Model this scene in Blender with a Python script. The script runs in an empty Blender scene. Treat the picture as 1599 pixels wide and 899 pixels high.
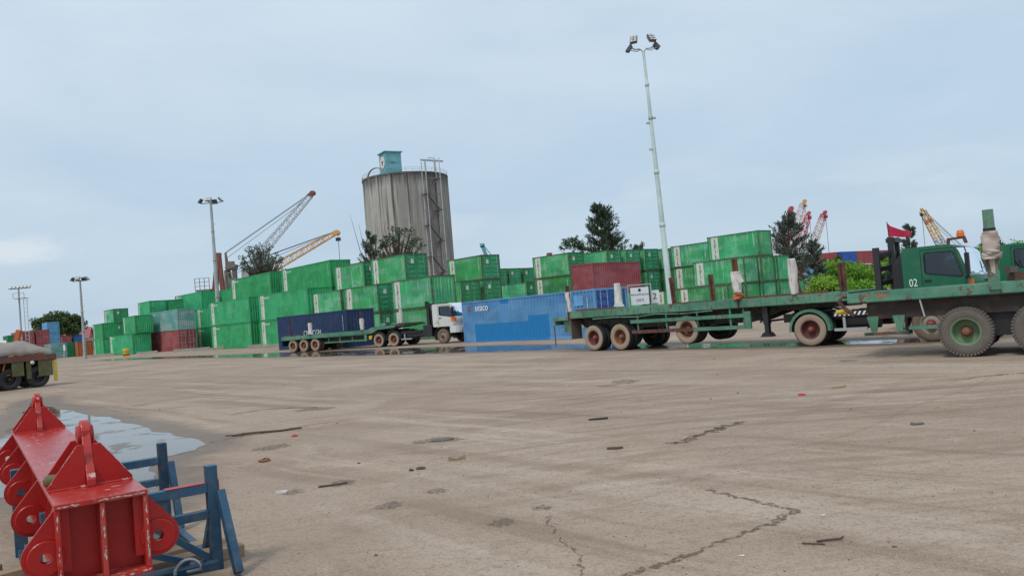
import bpy, bmesh, math, random
from mathutils import Vector, Matrix
R = math.radians
random.seed(7)
SC = bpy.context.scene
COL = SC.collection

# ------------------------------------------------------------------ camera
cam_d = bpy.data.cameras.new("camera")
cam = bpy.data.objects.new("camera", cam_d)
COL.objects.link(cam)
PITCH, ROLL, CAMH, FPX = R(1.6), R(4.7), 1.8, 1250.0
cam_d.sensor_width = 36.0
cam_d.lens = FPX / 1599.0 * 36.0
cam_d.clip_start, cam_d.clip_end = 0.05, 6000.0
fw = Vector((0, math.cos(PITCH), math.sin(PITCH)))
up0 = Vector((0, -math.sin(PITCH), math.cos(PITCH)))
rt0 = Vector((1, 0, 0))
upv = up0 * math.cos(ROLL) + rt0 * math.sin(ROLL)
rtv = rt0 * math.cos(ROLL) - up0 * math.sin(ROLL)
m = Matrix((rtv, upv, -fw)).transposed().to_4x4()
m.translation = Vector((0, 0, CAMH))
cam.matrix_world = m
SC.camera = cam

# ------------------------------------------------------------------ light
SC.view_settings.view_transform = 'Standard'
SC.view_settings.look = 'None'
SC.view_settings.exposure = 0.08
SC.view_settings.gamma = 1.0
SUN_EL, SUN_AZ = R(52), R(215)            # azimuth clockwise from +Y: behind the camera, to the left
sun_dir = Vector((math.sin(SUN_AZ) * math.cos(SUN_EL), math.cos(SUN_AZ) * math.cos(SUN_EL), math.sin(SUN_EL)))
sl = bpy.data.lights.new("sun", 'SUN')
sl.energy = 1.45
sl.angle = R(14)
sl.color = (1.0, 0.95, 0.87)
so = bpy.data.objects.new("sun", sl)
so.rotation_euler = (-sun_dir).to_track_quat('-Z', 'Y').to_euler()
so.location = (0, 0, 60)
COL.objects.link(so)

W = bpy.data.worlds.new("World")
SC.world = W
W.use_nodes = True
nt = W.node_tree
nt.nodes.clear()


class NT:
    """small node helper"""
    def __init__(s, tree): s.t = tree
    def n(s, typ, **kw):
        nd = s.t.nodes.new(typ)
        for k, v in kw.items():
            if k[0] == '_':
                nd.inputs[k[1:].replace('_', ' ')].default_value = v
            else:
                setattr(nd, k, v)
        return nd
    def l(s, a, b): s.t.links.new(a, b)
    def val(s, x, sock):
        if hasattr(x, 'is_output') or isinstance(x, bpy.types.NodeSocket): s.l(x, sock)
        else: sock.default_value = x
    def math(s, op, a, b=0.0, clamp=False):
        nd = s.t.nodes.new('ShaderNodeMath'); nd.operation = op; nd.use_clamp = clamp
        s.val(a, nd.inputs[0]); s.val(b, nd.inputs[1])
        return nd.outputs[0]
    def mix(s, fac, a, b, mode='MIX'):
        nd = s.t.nodes.new('ShaderNodeMix'); nd.data_type = 'RGBA'; nd.blend_type = mode
        s.val(fac, nd.inputs[0])
        for x, i in ((a, 6), (b, 7)):
            if isinstance(x, (tuple, list)): nd.inputs[i].default_value = (*x[:3], 1)
            else: s.l(x, nd.inputs[i])
        return nd.outputs[2]
    def ramp(s, fac, *stops):
        nd = s.t.nodes.new('ShaderNodeMapRange'); nd.interpolation_type = 'SMOOTHSTEP'
        s.val(fac, nd.inputs[0])
        for i, v in enumerate(stops): nd.inputs[1 + i].default_value = v
        return nd.outputs[0]
    def noise(s, vec, scale, detail=3, rough=.55, dist=0.0):
        nd = s.n('ShaderNodeTexNoise'); nd.inputs['Scale'].default_value = scale
        nd.inputs['Detail'].default_value = detail; nd.inputs['Roughness'].default_value = rough
        nd.inputs['Distortion'].default_value = dist
        s.l(vec, nd.inputs['Vector'])
        return nd.outputs[0]
    def mapping(s, vec, scale=(1, 1, 1), loc=(0, 0, 0), rot=(0, 0, 0)):
        nd = s.n('ShaderNodeMapping'); nd.inputs['Scale'].default_value = scale
        nd.inputs['Rotation'].default_value = rot
        nd.inputs['Location'].default_value = loc; s.l(vec, nd.inputs[0])
        return nd.outputs[0]


w = NT(nt)
sky = w.n('ShaderNodeTexSky', sky_type='NISHITA', sun_disc=False, sun_elevation=SUN_EL, sun_rotation=SUN_AZ,
          altitude=0, air_density=1.2, dust_density=2.0)
tc = w.n('ShaderNodeTexCoord')
gv = tc.outputs['Generated']
# overcast: flat layers of cloud, projected on a high sheet so that they thin out to bands near the horizon
sep = w.n('ShaderNodeSeparateXYZ'); w.l(gv, sep.inputs[0])
zc = w.math('ADD', w.math('MAXIMUM', sep.outputs[2], 0.0), 0.16)
cmb = w.n('ShaderNodeCombineXYZ')
w.l(w.math('DIVIDE', sep.outputs[0], zc), cmb.inputs[0]); w.l(w.math('DIVIDE', sep.outputs[1], zc), cmb.inputs[1])
sheet = cmb.outputs[0]
n1 = w.noise(w.mapping(sheet, (.5, .75, 1), (1.3, .4, 0)), .6, 4, .5, .3)
n2 = w.noise(w.mapping(gv, (1.6, 1.6, 4.5), (4.1, 2.2, .3)), 1.6, 6, .55, .3)
nn = w.math('ADD', w.math('ADD', w.math('MULTIPLY', n1, .5), w.math('MULTIPLY', n2, .5)), w.math('MULTIPLY', sep.outputs[2], .55))
cloud = w.mix(w.ramp(nn, .36, .86, 0, 1), (4.65, 6.05, 7.5), (6.75, 7.9, 8.9))
# low cumulus puffs near the horizon
n3 = w.noise(w.mapping(gv, (5.0, 5.0, 15.0), (2.2, .3, .4)), 1.0, 6, .5)
puff = w.math('MULTIPLY', w.ramp(n3, .56, .66, 0, 1), w.math('MULTIPLY', w.ramp(sep.outputs[2], .02, .09, 0, 1), w.ramp(sep.outputs[2], .10, .2, 1, 0)))
cloud = w.mix(w.math('MULTIPLY', puff, .3), cloud, (6.9, 7.7, 8.6))
lobe = w.n('ShaderNodeVectorMath', operation='SUBTRACT'); lobe.inputs[1].default_value = (-.521, .846, .106); w.l(gv, lobe.inputs[0])
lobe2 = w.n('ShaderNodeVectorMath', operation='LENGTH'); w.l(w.mapping(lobe.outputs[0], (16, 9, 52)), lobe2.inputs[0])
lm_ = w.math('ADD', lobe2.outputs['Value'], w.math('MULTIPLY', w.noise(w.mapping(gv, (14, 14, 34)), 1.0, 5, .6), 1.5))
cloud = w.mix(w.math('MULTIPLY', w.ramp(lm_, 1.75, 1.05, 0, 1), .8), cloud, (7.3, 7.9, 8.6))
colr = w.mix(.86, sky.outputs[0], cloud)
bg = w.n('ShaderNodeBackground'); bg.inputs[1].default_value = 0.1
w.l(colr, bg.inputs[0])
wo = w.n('ShaderNodeOutputWorld'); w.l(bg.outputs[0], wo.inputs[0])

# ------------------------------------------------------------------ materials
MATS = {}


def newmat(name):
    mt = bpy.data.materials.new(name); mt.use_nodes = True
    t = mt.node_tree; t.nodes.clear()
    h = NT(t)
    bs = h.n('ShaderNodeBsdfPrincipled'); out = h.n('ShaderNodeOutputMaterial')
    h.l(bs.outputs[0], out.inputs[0])
    MATS[name] = mt
    return mt, h, bs, out


def rectmask(h, vec, rects):
    """mask of painted rectangles (x0,x1,z0,z1) in object space"""
    sp = h.n('ShaderNodeSeparateXYZ'); h.l(vec, sp.inputs[0])
    tot = None
    for x0, x1, z0, z1 in rects:
        a = h.math('MULTIPLY', h.math('GREATER_THAN', sp.outputs[0], x0), h.math('LESS_THAN', sp.outputs[0], x1))
        b = h.math('MULTIPLY', h.math('GREATER_THAN', sp.outputs[2], z0), h.math('LESS_THAN', sp.outputs[2], z1))
        mm = h.math('MULTIPLY', a, b)
        tot = mm if tot is None else h.math('MAXIMUM', tot, mm)
    return tot


def paint(name, col, rust=.25, var=.16, rough=.55, patch=0.0, streak=.25, dust=.15, rects=None, rectcol=None,
          rustcol=(.10, .045, .025), scale=1.0, fade=None, bump=.08, spec=.4, jit=1.0, ribs=0):
    mt, h, bs, out = newmat(name)
    tcn = h.n('ShaderNodeTexCoord'); oi = h.n('ShaderNodeObjectInfo')
    off = h.n('ShaderNodeVectorMath', operation='ADD')
    cm = h.n('ShaderNodeCombineXYZ')
    for i, k in enumerate((37.0, 61.0, 13.0)): h.l(h.math('MULTIPLY', oi.outputs['Random'], k), cm.inputs[i])
    h.l(tcn.outputs['Object'], off.inputs[0]); h.l(cm.outputs[0], off.inputs[1])
    v = off.outputs[0]; ob = tcn.outputs['Object']
    base = col
    big = h.noise(v, .7 * scale, 4, .6)
    c = h.mix(h.ramp(big, .3, .7, 0, 1), tuple(x * (1 - var) for x in col), tuple(min(1, x * (1 + var)) for x in col))
    if fade:
        fz = h.noise(h.mapping(v, (.35, .35, .8)), 1.3, 4, .6)
        c = h.mix(h.math('MULTIPLY', h.ramp(fz, .42, .62, 0, 1), .75), c, fade)
    if patch:
        # rectangles of fresher or older paint, different on each one
        br = h.n('ShaderNodeTexBrick'); br.offset = .37; br.inputs['Scale'].default_value = 1
        br.inputs['Mortar Size'].default_value = 0; br.inputs['Brick Width'].default_value = 2.9
        br.inputs['Row Height'].default_value = .92; br.inputs['Bias'].default_value = 0
        br.inputs['Color1'].default_value = (0, 0, 0, 1); br.inputs['Color2'].default_value = (1, 1, 1, 1)
        sp = h.n('ShaderNodeSeparateXYZ'); h.l(v, sp.inputs[0]); c2 = h.n('ShaderNodeCombineXYZ')
        h.l(h.math('ADD', sp.outputs[0], sp.outputs[1]), c2.inputs[0]); h.l(sp.outputs[2], c2.inputs[1])
        h.l(c2.outputs[0], br.inputs['Vector'])
        pm = h.ramp(br.outputs['Color'], .62, .64, 0, 1)
        pm2 = h.ramp(br.outputs['Color'], .2, .18, 0, 1)
        c = h.mix(h.math('MULTIPLY', pm, patch), c, (col[0] * .55, col[1] * .98, col[2] * .62))
        c = h.mix(h.math('MULTIPLY', pm2, patch * .8), c, (col[0] * .7, col[1] * .62, col[2] * .8))
    if rects:
        c = h.mix(rectmask(h, ob, rects), c, rectcol)
    # vertical streaks of grime
    st = h.noise(h.mapping(v, (5, 5, .35)), 1.6 * scale, 4, .6)
    c = h.mix(h.math('MULTIPLY', h.ramp(st, .52, .74, 0, 1), streak), c, tuple(x * .45 + .02 for x in col))
    if ribs:                                  # paint worn pale on some ribs of the sheet
        spx = h.n('ShaderNodeSeparateXYZ'); h.l(v, spx.inputs[0]); cx_ = h.n('ShaderNodeCombineXYZ')
        h.l(h.math('ADD', spx.outputs[0], spx.outputs[1]), cx_.inputs[0]); h.l(h.math('MULTIPLY', spx.outputs[2], .06), cx_.inputs[2])
        rb = h.noise(cx_.outputs[0], 5.5, 2, .5)
        rg = h.ramp(h.noise(v, .8, 3), .40, .62, 0, 1)
        c = h.mix(h.math('MULTIPLY', h.math('MULTIPLY', h.ramp(rb, .54, .68, 0, 1), rg), ribs), c, (.34, .50, .38))
        c = h.mix(h.math('MULTIPLY', h.ramp(rb, .46, .32, 0, 1), ribs * .5), c, (col[0] * .6, col[1] * .62, col[2] * .65))
    # tone varies a little from one to the next
    hs = h.n('ShaderNodeHueSaturation')
    h.l(h.math('ADD', h.math('MULTIPLY', oi.outputs['Random'], .28 * jit), 1 - .14 * jit), hs.inputs['Value'])
    h.l(h.math('ADD', h.math('MULTIPLY', oi.outputs['Random'], .02 * jit), .5 - .01 * jit), hs.inputs['Hue'])
    h.l(c, hs.inputs['Color']); c = hs.outputs[0]
    # dust
    du = h.noise(v, 2.3 * scale, 5, .65)
    c = h.mix(h.math('MULTIPLY', h.ramp(du, .45, .75, 0, 1), dust), c, (.33, .28, .22))
    # rust
    ru = h.noise(h.mapping(v, (1, 1, .6)), 3.1 * scale, 8, .68, .3)
    rm = h.ramp(ru, .70 - rust * .38, .76 - rust * .36, 0, 1)
    rn = h.noise(v, 22 * scale, 3)
    c = h.mix(rm, c, h.mix(rn, rustcol, tuple(x * 2.1 for x in rustcol)))
    h.l(c, bs.inputs['Base Color'])
    h.l(h.math('ADD', h.math('MULTIPLY', rm, .3), rough, True), bs.inputs['Roughness'])
    bs.inputs['Specular IOR Level'].default_value = spec
    if bump:
        bp = h.n('ShaderNodeBump'); bp.inputs['Strength'].default_value = bump; bp.inputs['Distance'].default_value = .02
        h.l(h.math('ADD', h.math('MULTIPLY', rm, .5), h.noise(v, 9 * scale, 4)), bp.inputs['Height']); h.l(bp.outputs[0], bs.inputs['Normal'])
    return mt


def plain(name, col, rough=.6, metal=0.0, var=.2, scale=3.0, emit=0):
    mt, h, bs, out = newmat(name)
    tcn = h.n('ShaderNodeTexCoord')
    nz = h.noise(tcn.outputs['Object'], scale, 5, .6)
    h.l(h.mix(nz, tuple(x * (1 - var) for x in col), tuple(min(1, x * (1 + var)) for x in col)), bs.inputs['Base Color'])
    bs.inputs['Roughness'].default_value = rough; bs.inputs['Metallic'].default_value = metal
    return mt


paint('green_old', (.048, .36, .135), rust=.15, patch=.6, streak=.5, fade=(.20, .45, .29), dust=.06, var=.26, ribs=.85, jit=1.9)
paint('green_new', (.028, .36, .135), rust=.0, patch=0, jit=1.3, ribs=.36, streak=.28, dust=.05, var=.18, fade=(.05, .43, .20))
paint('green_deep', (.018, .21, .09), rust=.05, streak=.25, dust=.05)
paint('green_door_shaded', (.028, .27, .115), rust=.12, streak=.5, dust=.06, fade=(.06, .33, .19))  # same container green, darkened: shade of the door ends put into the colour
paint('teal_old', (.12, .34, .33), rust=.12, streak=.4, fade=(.36, .42, .38))
paint('maroon_box', (.27, .055, .065), rust=.1, streak=.3, dust=.1, fade=(.33, .115, .12))
paint('red_box', (.34, .07, .065), rust=.1, streak=.3)
paint('orange_box', (.38, .11, .04), rust=.12, streak=.2)
paint('blue_box', (.085, .245, .50), rust=.05, streak=.2, dust=.05, fade=(.15, .32, .56),
      rects=[(-4.83, 1.6, -1, 1.12), (.47, 2.25, -1, 1.44), (-2.08, -1.24, 2.24, 2.50)], rectcol=(.008, .19, .50))
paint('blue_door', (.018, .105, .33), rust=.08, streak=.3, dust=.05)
paint('blue_far', (.12, .34, .56), rust=.08, streak=.3)
paint('navy_box', (.010, .036, .10), rust=.08, streak=.25, dust=.08)
paint('magenta_box', (.42, .04, .22), rust=.02)
paint('box_frame', (.04, .19, .085), rust=.58, streak=.4, dust=.12, scale=1.6, rustcol=(.075, .04, .025))
paint('box_frame_new', (.014, .28, .095), rust=.12, streak=.3, dust=.1)
paint('trailer_green', (.055, .195, .125), rust=.40, streak=.35, dust=.25, scale=1.8, fade=(.13, .28, .20), rustcol=(.085, .055, .042))
paint('trailer_dark', (.012, .04, .03), rust=.5, dust=.3, scale=2.0)
paint('under_brown', (.035, .023, .019), rust=.35, dust=.15, rustcol=(.05, .026, .018))
paint('rusty_steel', (.085, .04, .032), rust=.5, dust=.25, scale=2.2, rustcol=(.11, .045, .028))
paint('cab_green', (.008, .125, .06), rust=.0, var=.06, rough=.28, streak=.08, dust=.12, bump=0, spec=.5)
paint('cab_white', (.62, .64, .62), rust=.02, var=.05, rough=.35, streak=.12, dust=.18, bump=0)
paint('spreader_red', (.36, .008, .008), rust=.04, var=.13, rough=.36, streak=.08, dust=.04, scale=2.2, fade=(.43, .02, .016), bump=.12, rustcol=(.26, .16, .14), jit=0)
paint('spreader_worn', (.40, .016, .013), rust=.27, var=.15, rough=.30, streak=.1, dust=.18, scale=3.4, fade=(.47, .05, .04), rustcol=(.40, .30, .28), jit=0)
paint('stand_blue', (.018, .065, .125), rust=.2, var=.3, rough=.5, streak=.3, dust=.22, scale=3.0, fade=(.035, .11, .19), rustcol=(.04, .035, .04), jit=.4)
paint('crane_grey', (.36, .37, .38), rust=.1, dust=0)
paint('crane_yellow', (.62, .36, .12), rust=.12, dust=0)
paint('crane_red', (.50, .07, .06), rust=.1, dust=0)
paint('crane_pale', (.56, .46, .42), rust=.1, dust=0)
paint('crane_brown', (.20, .06, .045), rust=.4, dust=0)
paint('pole_pale', (.48, .58, .55), rust=.03, streak=.15, dust=.08, bump=0)
paint('pole_grey', (.36, .38, .38), rust=.08, streak=.15, dust=.1, bump=0)
paint('headhouse_teal', (.13, .36, .40), rust=.06, streak=.35, dust=.12)
paint('truck_blue', (.02, .07, .32), rust=.03)
paint('yellow_paint', (.55, .40, .04), rust=.15, dust=.3)
paint('olive_paint', (.10, .10, .035), rust=.3, dust=.3, scale=2)
paint('red_brown', (.125, .048, .034), rust=.4, dust=.15, scale=2)
paint('orange_paint', (.52, .14, .03), rust=.15)
plain('white_paint', (.74, .74, .70), .6, var=.12, scale=4)
plain('stripe_white', (.62, .62, .56), .6, var=.22, scale=3)
plain('text_red', (.40, .06, .06), .6)
plain('text_grey', (.16, .13, .13), .6)
plain('text_black', (.02, .02, .025), .6)
plain('text_white', (.80, .80, .78), .6, var=.1)
plain('black_steel', (.022, .022, .024), .5, var=.4)
plain('black_paint', (.012, .012, .013), .45, var=.3)
plain('dark_rubber', (.028, .027, .027), .85, var=.3, scale=5)
plain('dusty_rubber', (.33, .25, .185), .9, var=.25, scale=4)
plain('grey_rubber', (.125, .108, .094), .85, var=.35, scale=6)
plain('brown_rubber', (.16, .115, .085), .9, var=.25, scale=5)
plain('rim_red', (.12, .045, .04), .7, var=.4, scale=6)
plain('rim_rust', (.20, .085, .045), .8, var=.4, scale=6)
plain('rim_green', (.14, .22, .12), .6, var=.35, scale=5)
plain('rim_dusty', (.26, .22, .19), .7, var=.3, scale=6)
plain('hub_red', (.22, .05, .05), .5, var=.2)
plain('steel', (.42, .43, .44), .4, metal=.6, var=.2)
plain('galvanised', (.40, .41, .42), .55, metal=.2, var=.2)
plain('cloth_white', (.60, .57, .54), .95, var=.16, scale=6)
plain('cloth_tan', (.46, .38, .33), .95, var=.2, scale=8)
plain('tarp', (.29, .255, .225), .9, var=.35, scale=2.2)
plain('lamp_orange', (.70, .15, .02), .3, var=.1)
plain('lens_red', (.5, .03, .02), .3, var=.1)
plain('skin', (.32, .17, .11), .6, var=.08)
plain('shirt_red', (.42, .05, .05), .8, var=.1)
plain('hair_black', (.012, .011, .010), .7)
plain('seat_grey', (.05, .05, .055), .9)
plain('flag_red', (.52, .02, .07), .8, var=.12, scale=4)
plain('straw_orange', (.5, .13, .05), .8)
plain('roof_pink', (.38, .12, .14), .8, var=.2, scale=.6)
plain('bark', (.10, .075, .055), .9, var=.3, scale=3)
plain('sign_white', (.72, .74, .76), .5, var=.06)
plain('lamp_body', (.10, .105, .115), .5, var=.2)
plain('lamp_cell', (.62, .60, .55), .25, var=.1)
plain('emblem_white', (.66, .64, .60), .6, var=.12, scale=1)
plain('emblem_dark', (.07, .05, .05), .6)


def wood(name, col):
    mt, h, bs, out = newmat(name)
    tcn = h.n('ShaderNodeTexCoord')
    nz = h.noise(h.mapping(tcn.outputs['Object'], (1.2, 14, 14)), 2.0, 5, .6, .5)
    c = h.mix(nz, tuple(x * .55 for x in col), tuple(x * 1.35 for x in col))
    h.l(c, bs.inputs['Base Color']); bs.inputs['Roughness'].default_value = .85
wood('timber', (.34, .235, .15))


def leafmat(name, col):
    mt, h, bs, out = newmat(name)
    tcn = h.n('ShaderNodeTexCoord'); geo = h.n('ShaderNodeNewGeometry')
    nz = h.noise(tcn.outputs['Object'], .9, 4, .6)
    c = h.mix(nz, tuple(x * .6 for x in col), tuple(x * 1.5 for x in col))
    c = h.mix(h.math('MULTIPLY', geo.outputs['Random Per Island'], .5), c, (col[0] * 1.7, col[1] * 1.5, col[2] * 1.2))
    h.l(c, bs.inputs['Base Color']); bs.inputs['Roughness'].default_value = .75
    bs.inputs['Specular IOR Level'].default_value = .25
    tr = h.n('ShaderNodeBsdfTranslucent'); h.l(c, tr.inputs[0])
    ms = h.n('ShaderNodeMixShader'); ms.inputs[0].default_value = .25
    h.l(bs.outputs[0], ms.inputs[1]); h.l(tr.outputs[0], ms.inputs[2]); h.l(ms.outputs[0], out.inputs[0])
leafmat('leaf_dark', (.062, .098, .064))
leafmat('leaf_grey', (.10, .13, .112))
leafmat('leaf_mid', (.072, .115, .048))
leafmat('leaf_bright', (.135, .29, .035))
leafmat('leaf_lime', (.20, .35, .05))

# glass
mt, h, bs, out = newmat('glass_dark')
gl = h.n('ShaderNodeBsdfGlossy'); gl.inputs['Roughness'].default_value = .03; gl.inputs[0].default_value = (.9, .95, 1, 1)
tp = h.n('ShaderNodeBsdfTransparent'); tp.inputs[0].default_value = (.46, .52, .57, 1)
fr = h.n('ShaderNodeFresnel'); fr.inputs[0].default_value = 1.5
ms = h.n('ShaderNodeMixShader'); h.l(h.math('ADD', fr.outputs[0], .03), ms.inputs[0])
h.l(tp.outputs[0], ms.inputs[1]); h.l(gl.outputs[0], ms.inputs[2]); h.l(ms.outputs[0], out.inputs[0])
mt, h, bs, out = newmat('glass_clear')
gl = h.n('ShaderNodeBsdfGlossy'); gl.inputs['Roughness'].default_value = .04; gl.inputs[0].default_value = (.9, .95, 1, 1)
tp = h.n('ShaderNodeBsdfTransparent'); tp.inputs[0].default_value = (.34, .40, .43, 1)
fr = h.n('ShaderNodeFresnel'); fr.inputs[0].default_value = 1.7
ms = h.n('ShaderNodeMixShader'); h.l(h.math('ADD', h.math('MULTIPLY', fr.outputs[0], 1.6), .20, True), ms.inputs[0])
h.l(tp.outputs[0], ms.inputs[1]); h.l(gl.outputs[0], ms.inputs[2]); h.l(ms.outputs[0], out.inputs[0])

# concrete of the silo, streaked from the top
mt, h, bs, out = newmat('silo_concrete')
tcn = h.n('ShaderNodeTexCoord'); ob = tcn.outputs['Object']
c = h.mix(h.noise(ob, .25, 5, .6), (.27, .26, .235), (.48, .46, .42))
s1 = h.noise(h.mapping(ob, (1, 1, .035)), .75, 6, .65)
s2 = h.noise(h.mapping(ob, (1, 1, .02)), 2.2, 4, .6)
c = h.mix(h.math('MULTIPLY', h.ramp(s1, .50, .62, 0, 1), .8), c, (.085, .08, .075))
c = h.mix(h.math('MULTIPLY', h.ramp(s2, .55, .7, 0, 1), .5), c, (.50, .48, .44))
h2 = h.noise(h.mapping(ob, (1, 1, .05)), .28, 3, .6)
c = h.mix(h.math('MULTIPLY', h.ramp(h2, .5, .62, 0, 1), .55), c, (.15, .145, .135))
sp = h.n('ShaderNodeSeparateXYZ'); h.l(ob, sp.inputs[0])
topn = h.math('ADD', sp.outputs[2], h.math('MULTIPLY', h.noise(h.mapping(ob, (1, 1, .05)), 1.4, 4), 7.0))
c = h.mix(h.math('MULTIPLY', h.ramp(topn, 38.4, 41.8, 0, 1), .75), c, (.05, .047, .045))
h.l(c, bs.inputs['Base Color']); bs.inputs['Roughness'].default_value = .9
plain('concrete', (.36, .33, .29), .9, var=.25, scale=2)
plain('stair_steel', (.17, .145, .13), .8, var=.3, scale=.6)

# water of the puddles: shallow, muddy, mirror-like
mt, h, bs, out = newmat('puddle_water')
bs.inputs['Base Color'].default_value = (.11, .088, .068, 1)
bs.inputs['Roughness'].default_value = .045; bs.inputs['IOR'].default_value = 1.33
bs.inputs['Specular IOR Level'].default_value = .5
tcn = h.n('ShaderNodeTexCoord')
bp = h.n('ShaderNodeBump'); bp.inputs['Strength'].default_value = .03; bp.inputs['Distance'].default_value = .02
h.l(h.noise(tcn.outputs['Object'], 1.5, 2), bp.inputs['Height']); h.l(bp.outputs[0], bs.inputs['Normal'])
silt = h.ramp(h.noise(h.mapping(tcn.outputs['Object'], (1, 1, 1), (3, 1, 0)), .9, 6, .7, .4), .53, .60, 0, .85)      # silt banks just breaking the surface
mud = h.n('ShaderNodeBsdfPrincipled'); mud.inputs['Roughness'].default_value = .5
h.l(h.mix(h.noise(tcn.outputs['Object'], 8, 4), (.10, .072, .052), (.17, .125, .09)), mud.inputs['Base Color'])
pm_ = h.n('ShaderNodeMixShader'); h.l(silt, pm_.inputs[0]); h.l(bs.outputs[0], pm_.inputs[1]); h.l(mud.outputs[0], pm_.inputs[2]); h.l(pm_.outputs[0], out.inputs[0])

# yard surface
mt, h, bs, out = newmat('yard_surface')
tcn = h.n('ShaderNodeTexCoord'); ob = tcn.outputs['Object']
c = h.mix(h.ramp(h.noise(ob, .16, 6, .62), .3, .7, 0, 1), (.312, .232, .176), (.422, .327, .252))
c = h.mix(h.math('MULTIPLY', h.ramp(h.noise(ob, .55, 7, .7, .6), .48, .66, 0, 1), .6), c, (.26, .18, .125))
c = h.mix(h.math('MULTIPLY', h.ramp(h.noise(ob, 1.1, 6, .68, .3), .54, .7, 0, 1), .5), c, (.47, .385, .31))
# tyre marks: three families of arcs and near-straight sweeps
for cx, cy, fq, amt, lo in ((6.0, -38.0, 3.4, .62, .46), (-30.0, 60.0, 2.6, .5, .5), (14.0, 140.0, 2.2, .55, .48)):
    vm = h.n('ShaderNodeVectorMath', operation='DISTANCE'); vm.inputs[1].default_value = (cx, cy, 0)
    wob = h.n('ShaderNodeVectorMath', operation='ADD'); h.l(ob, wob.inputs[0])
    nz = h.n('ShaderNodeTexNoise'); nz.inputs['Scale'].default_value = .07; h.l(ob, nz.inputs['Vector'])
    sc2 = h.n('ShaderNodeVectorMath', operation='SCALE'); sc2.inputs['Scale'].default_value = 5.0
    h.l(nz.outputs['Color'], sc2.inputs[0]); h.l(sc2.outputs[0], wob.inputs[1]); h.l(wob.outputs[0], vm.inputs[0])
    cb = h.n('ShaderNodeCombineXYZ'); h.l(vm.outputs['Value'], cb.inputs[0])
    st = h.noise(cb.outputs[0], fq, 3, .6)
    gate = h.ramp(h.noise(ob, .09, 3), .38, .62, 0, 1)
    c = h.mix(h.math('MULTIPLY', h.math('MULTIPLY', h.ramp(st, lo, lo + .16, 0, 1), gate), amt), c, (.19, .122, .082))
    c = h.mix(h.math('MULTIPLY', h.math('MULTIPLY', h.ramp(st, .40, .28, 0, 1), gate), amt * .6), c, (.52, .44, .37))
ax1 = h.mapping(h.n('ShaderNodeVectorMath', operation='ADD').outputs[0] if False else ob, (1, 1, 1), (0, 0, 0), (0, 0, R(47)))
spq = h.n('ShaderNodeSeparateXYZ'); h.l(ax1, spq.inputs[0])
cq = h.n('ShaderNodeCombineXYZ'); h.l(h.math('MULTIPLY', spq.outputs[0], .05), cq.inputs[0]); h.l(h.math('ADD', spq.outputs[1], h.math('MULTIPLY', h.noise(ob, .25, 2), .8)), cq.inputs[1])
sw = h.noise(cq.outputs[0], 1.35, 5, .62)
gt = h.ramp(h.noise(ob, .13, 3), .36, .56, 0, 1)
c = h.mix(h.math('MULTIPLY', h.math('MULTIPLY', h.ramp(sw, .52, .64, 0, 1), gt), .62), c, (.20, .132, .09))
c = h.mix(h.math('MULTIPLY', h.math('MULTIPLY', h.ramp(sw, .46, .36, 0, 1), gt), .4), c, (.53, .44, .36))
# small oil and damp blots, grit
vo = h.n('ShaderNodeTexVoronoi'); vo.inputs['Scale'].default_value = .33; h.l(h.mapping(ob, (1, 1, 1), (.4, .2, 0)), vo.inputs['Vector'])
bl = h.math('ADD', vo.outputs['Distance'], h.math('MULTIPLY', h.noise(ob, 5, 5, .7), .22))
sel = h.n('ShaderNodeSeparateColor'); h.l(vo.outputs['Color'], sel.inputs[0])
c = h.mix(h.math('MULTIPLY', h.ramp(bl, .20, .165, 0, 1), h.math('MULTIPLY', h.math('GREATER_THAN', sel.outputs[0], .45), .7)), c, (.12, .095, .085))
gr = h.noise(ob, 26, 4, .75)
c = h.mix(h.math('MULTIPLY', h.ramp(gr, .50, .64, 0, 1), .5), c, (.155, .11, .08))
gr2 = h.noise(ob, 60, 3, .7)
c = h.mix(h.math('MULTIPLY', h.ramp(gr2, .51, .64, 0, 1), .42), c, (.56, .48, .41))
gr3 = h.noise(ob, 9, 5, .75)
c = h.mix(h.math('MULTIPLY', h.ramp(gr3, .50, .64, 0, 1), .42), c, (.215, .155, .11))
at = h.n('ShaderNodeAttribute', attribute_name='wet')
we = h.math('MULTIPLY', at.outputs['Fac'], h.math('ADD', h.math('MULTIPLY', h.noise(ob, 1.7, 6, .7), 1.6), .1), True)
we = h.ramp(we, .12, .62, 0, 1)
c = h.mix(h.math('MULTIPLY', we, .72), c, (.125, .090, .065))
h.l(c, bs.inputs['Base Color'])
h.l(h.math('SUBTRACT', .92, h.math('MULTIPLY', we, .38)), bs.inputs['Roughness'])
bs.inputs['Specular IOR Level'].default_value = .25
bp = h.n('ShaderNodeBump'); bp.inputs['Strength'].default_value = .55; bp.inputs['Distance'].default_value = .02
hh = h.math('ADD', h.math('MULTIPLY', h.noise(ob, 3.0, 6, .65), 1.0), h.math('MULTIPLY', gr, .35))
h.l(hh, bp.inputs['Height']); h.l(bp.outputs[0], bs.inputs['Normal'])
plain('crack_dirt', (.17, .12, .082), .95, var=.35, scale=8)
mt, h, bs, out = newmat('stain')
tcn = h.n('ShaderNodeTexCoord'); ob = tcn.outputs['Object']
bs.inputs['Base Color'].default_value = (.12, .095, .085, 1); bs.inputs['Roughness'].default_value = .8
tp = h.n('ShaderNodeBsdfTransparent'); ms = h.n('ShaderNodeMixShader')
h.l(h.ramp(h.noise(ob, 16, 5, .75), .36, .66, .0, .62), ms.inputs[0]); h.l(tp.outputs[0], ms.inputs[1]); h.l(bs.outputs[0], ms.inputs[2]); h.l(ms.outputs[0], out.inputs[0])
mt, h, bs, out = newmat('crack_soft')
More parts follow.
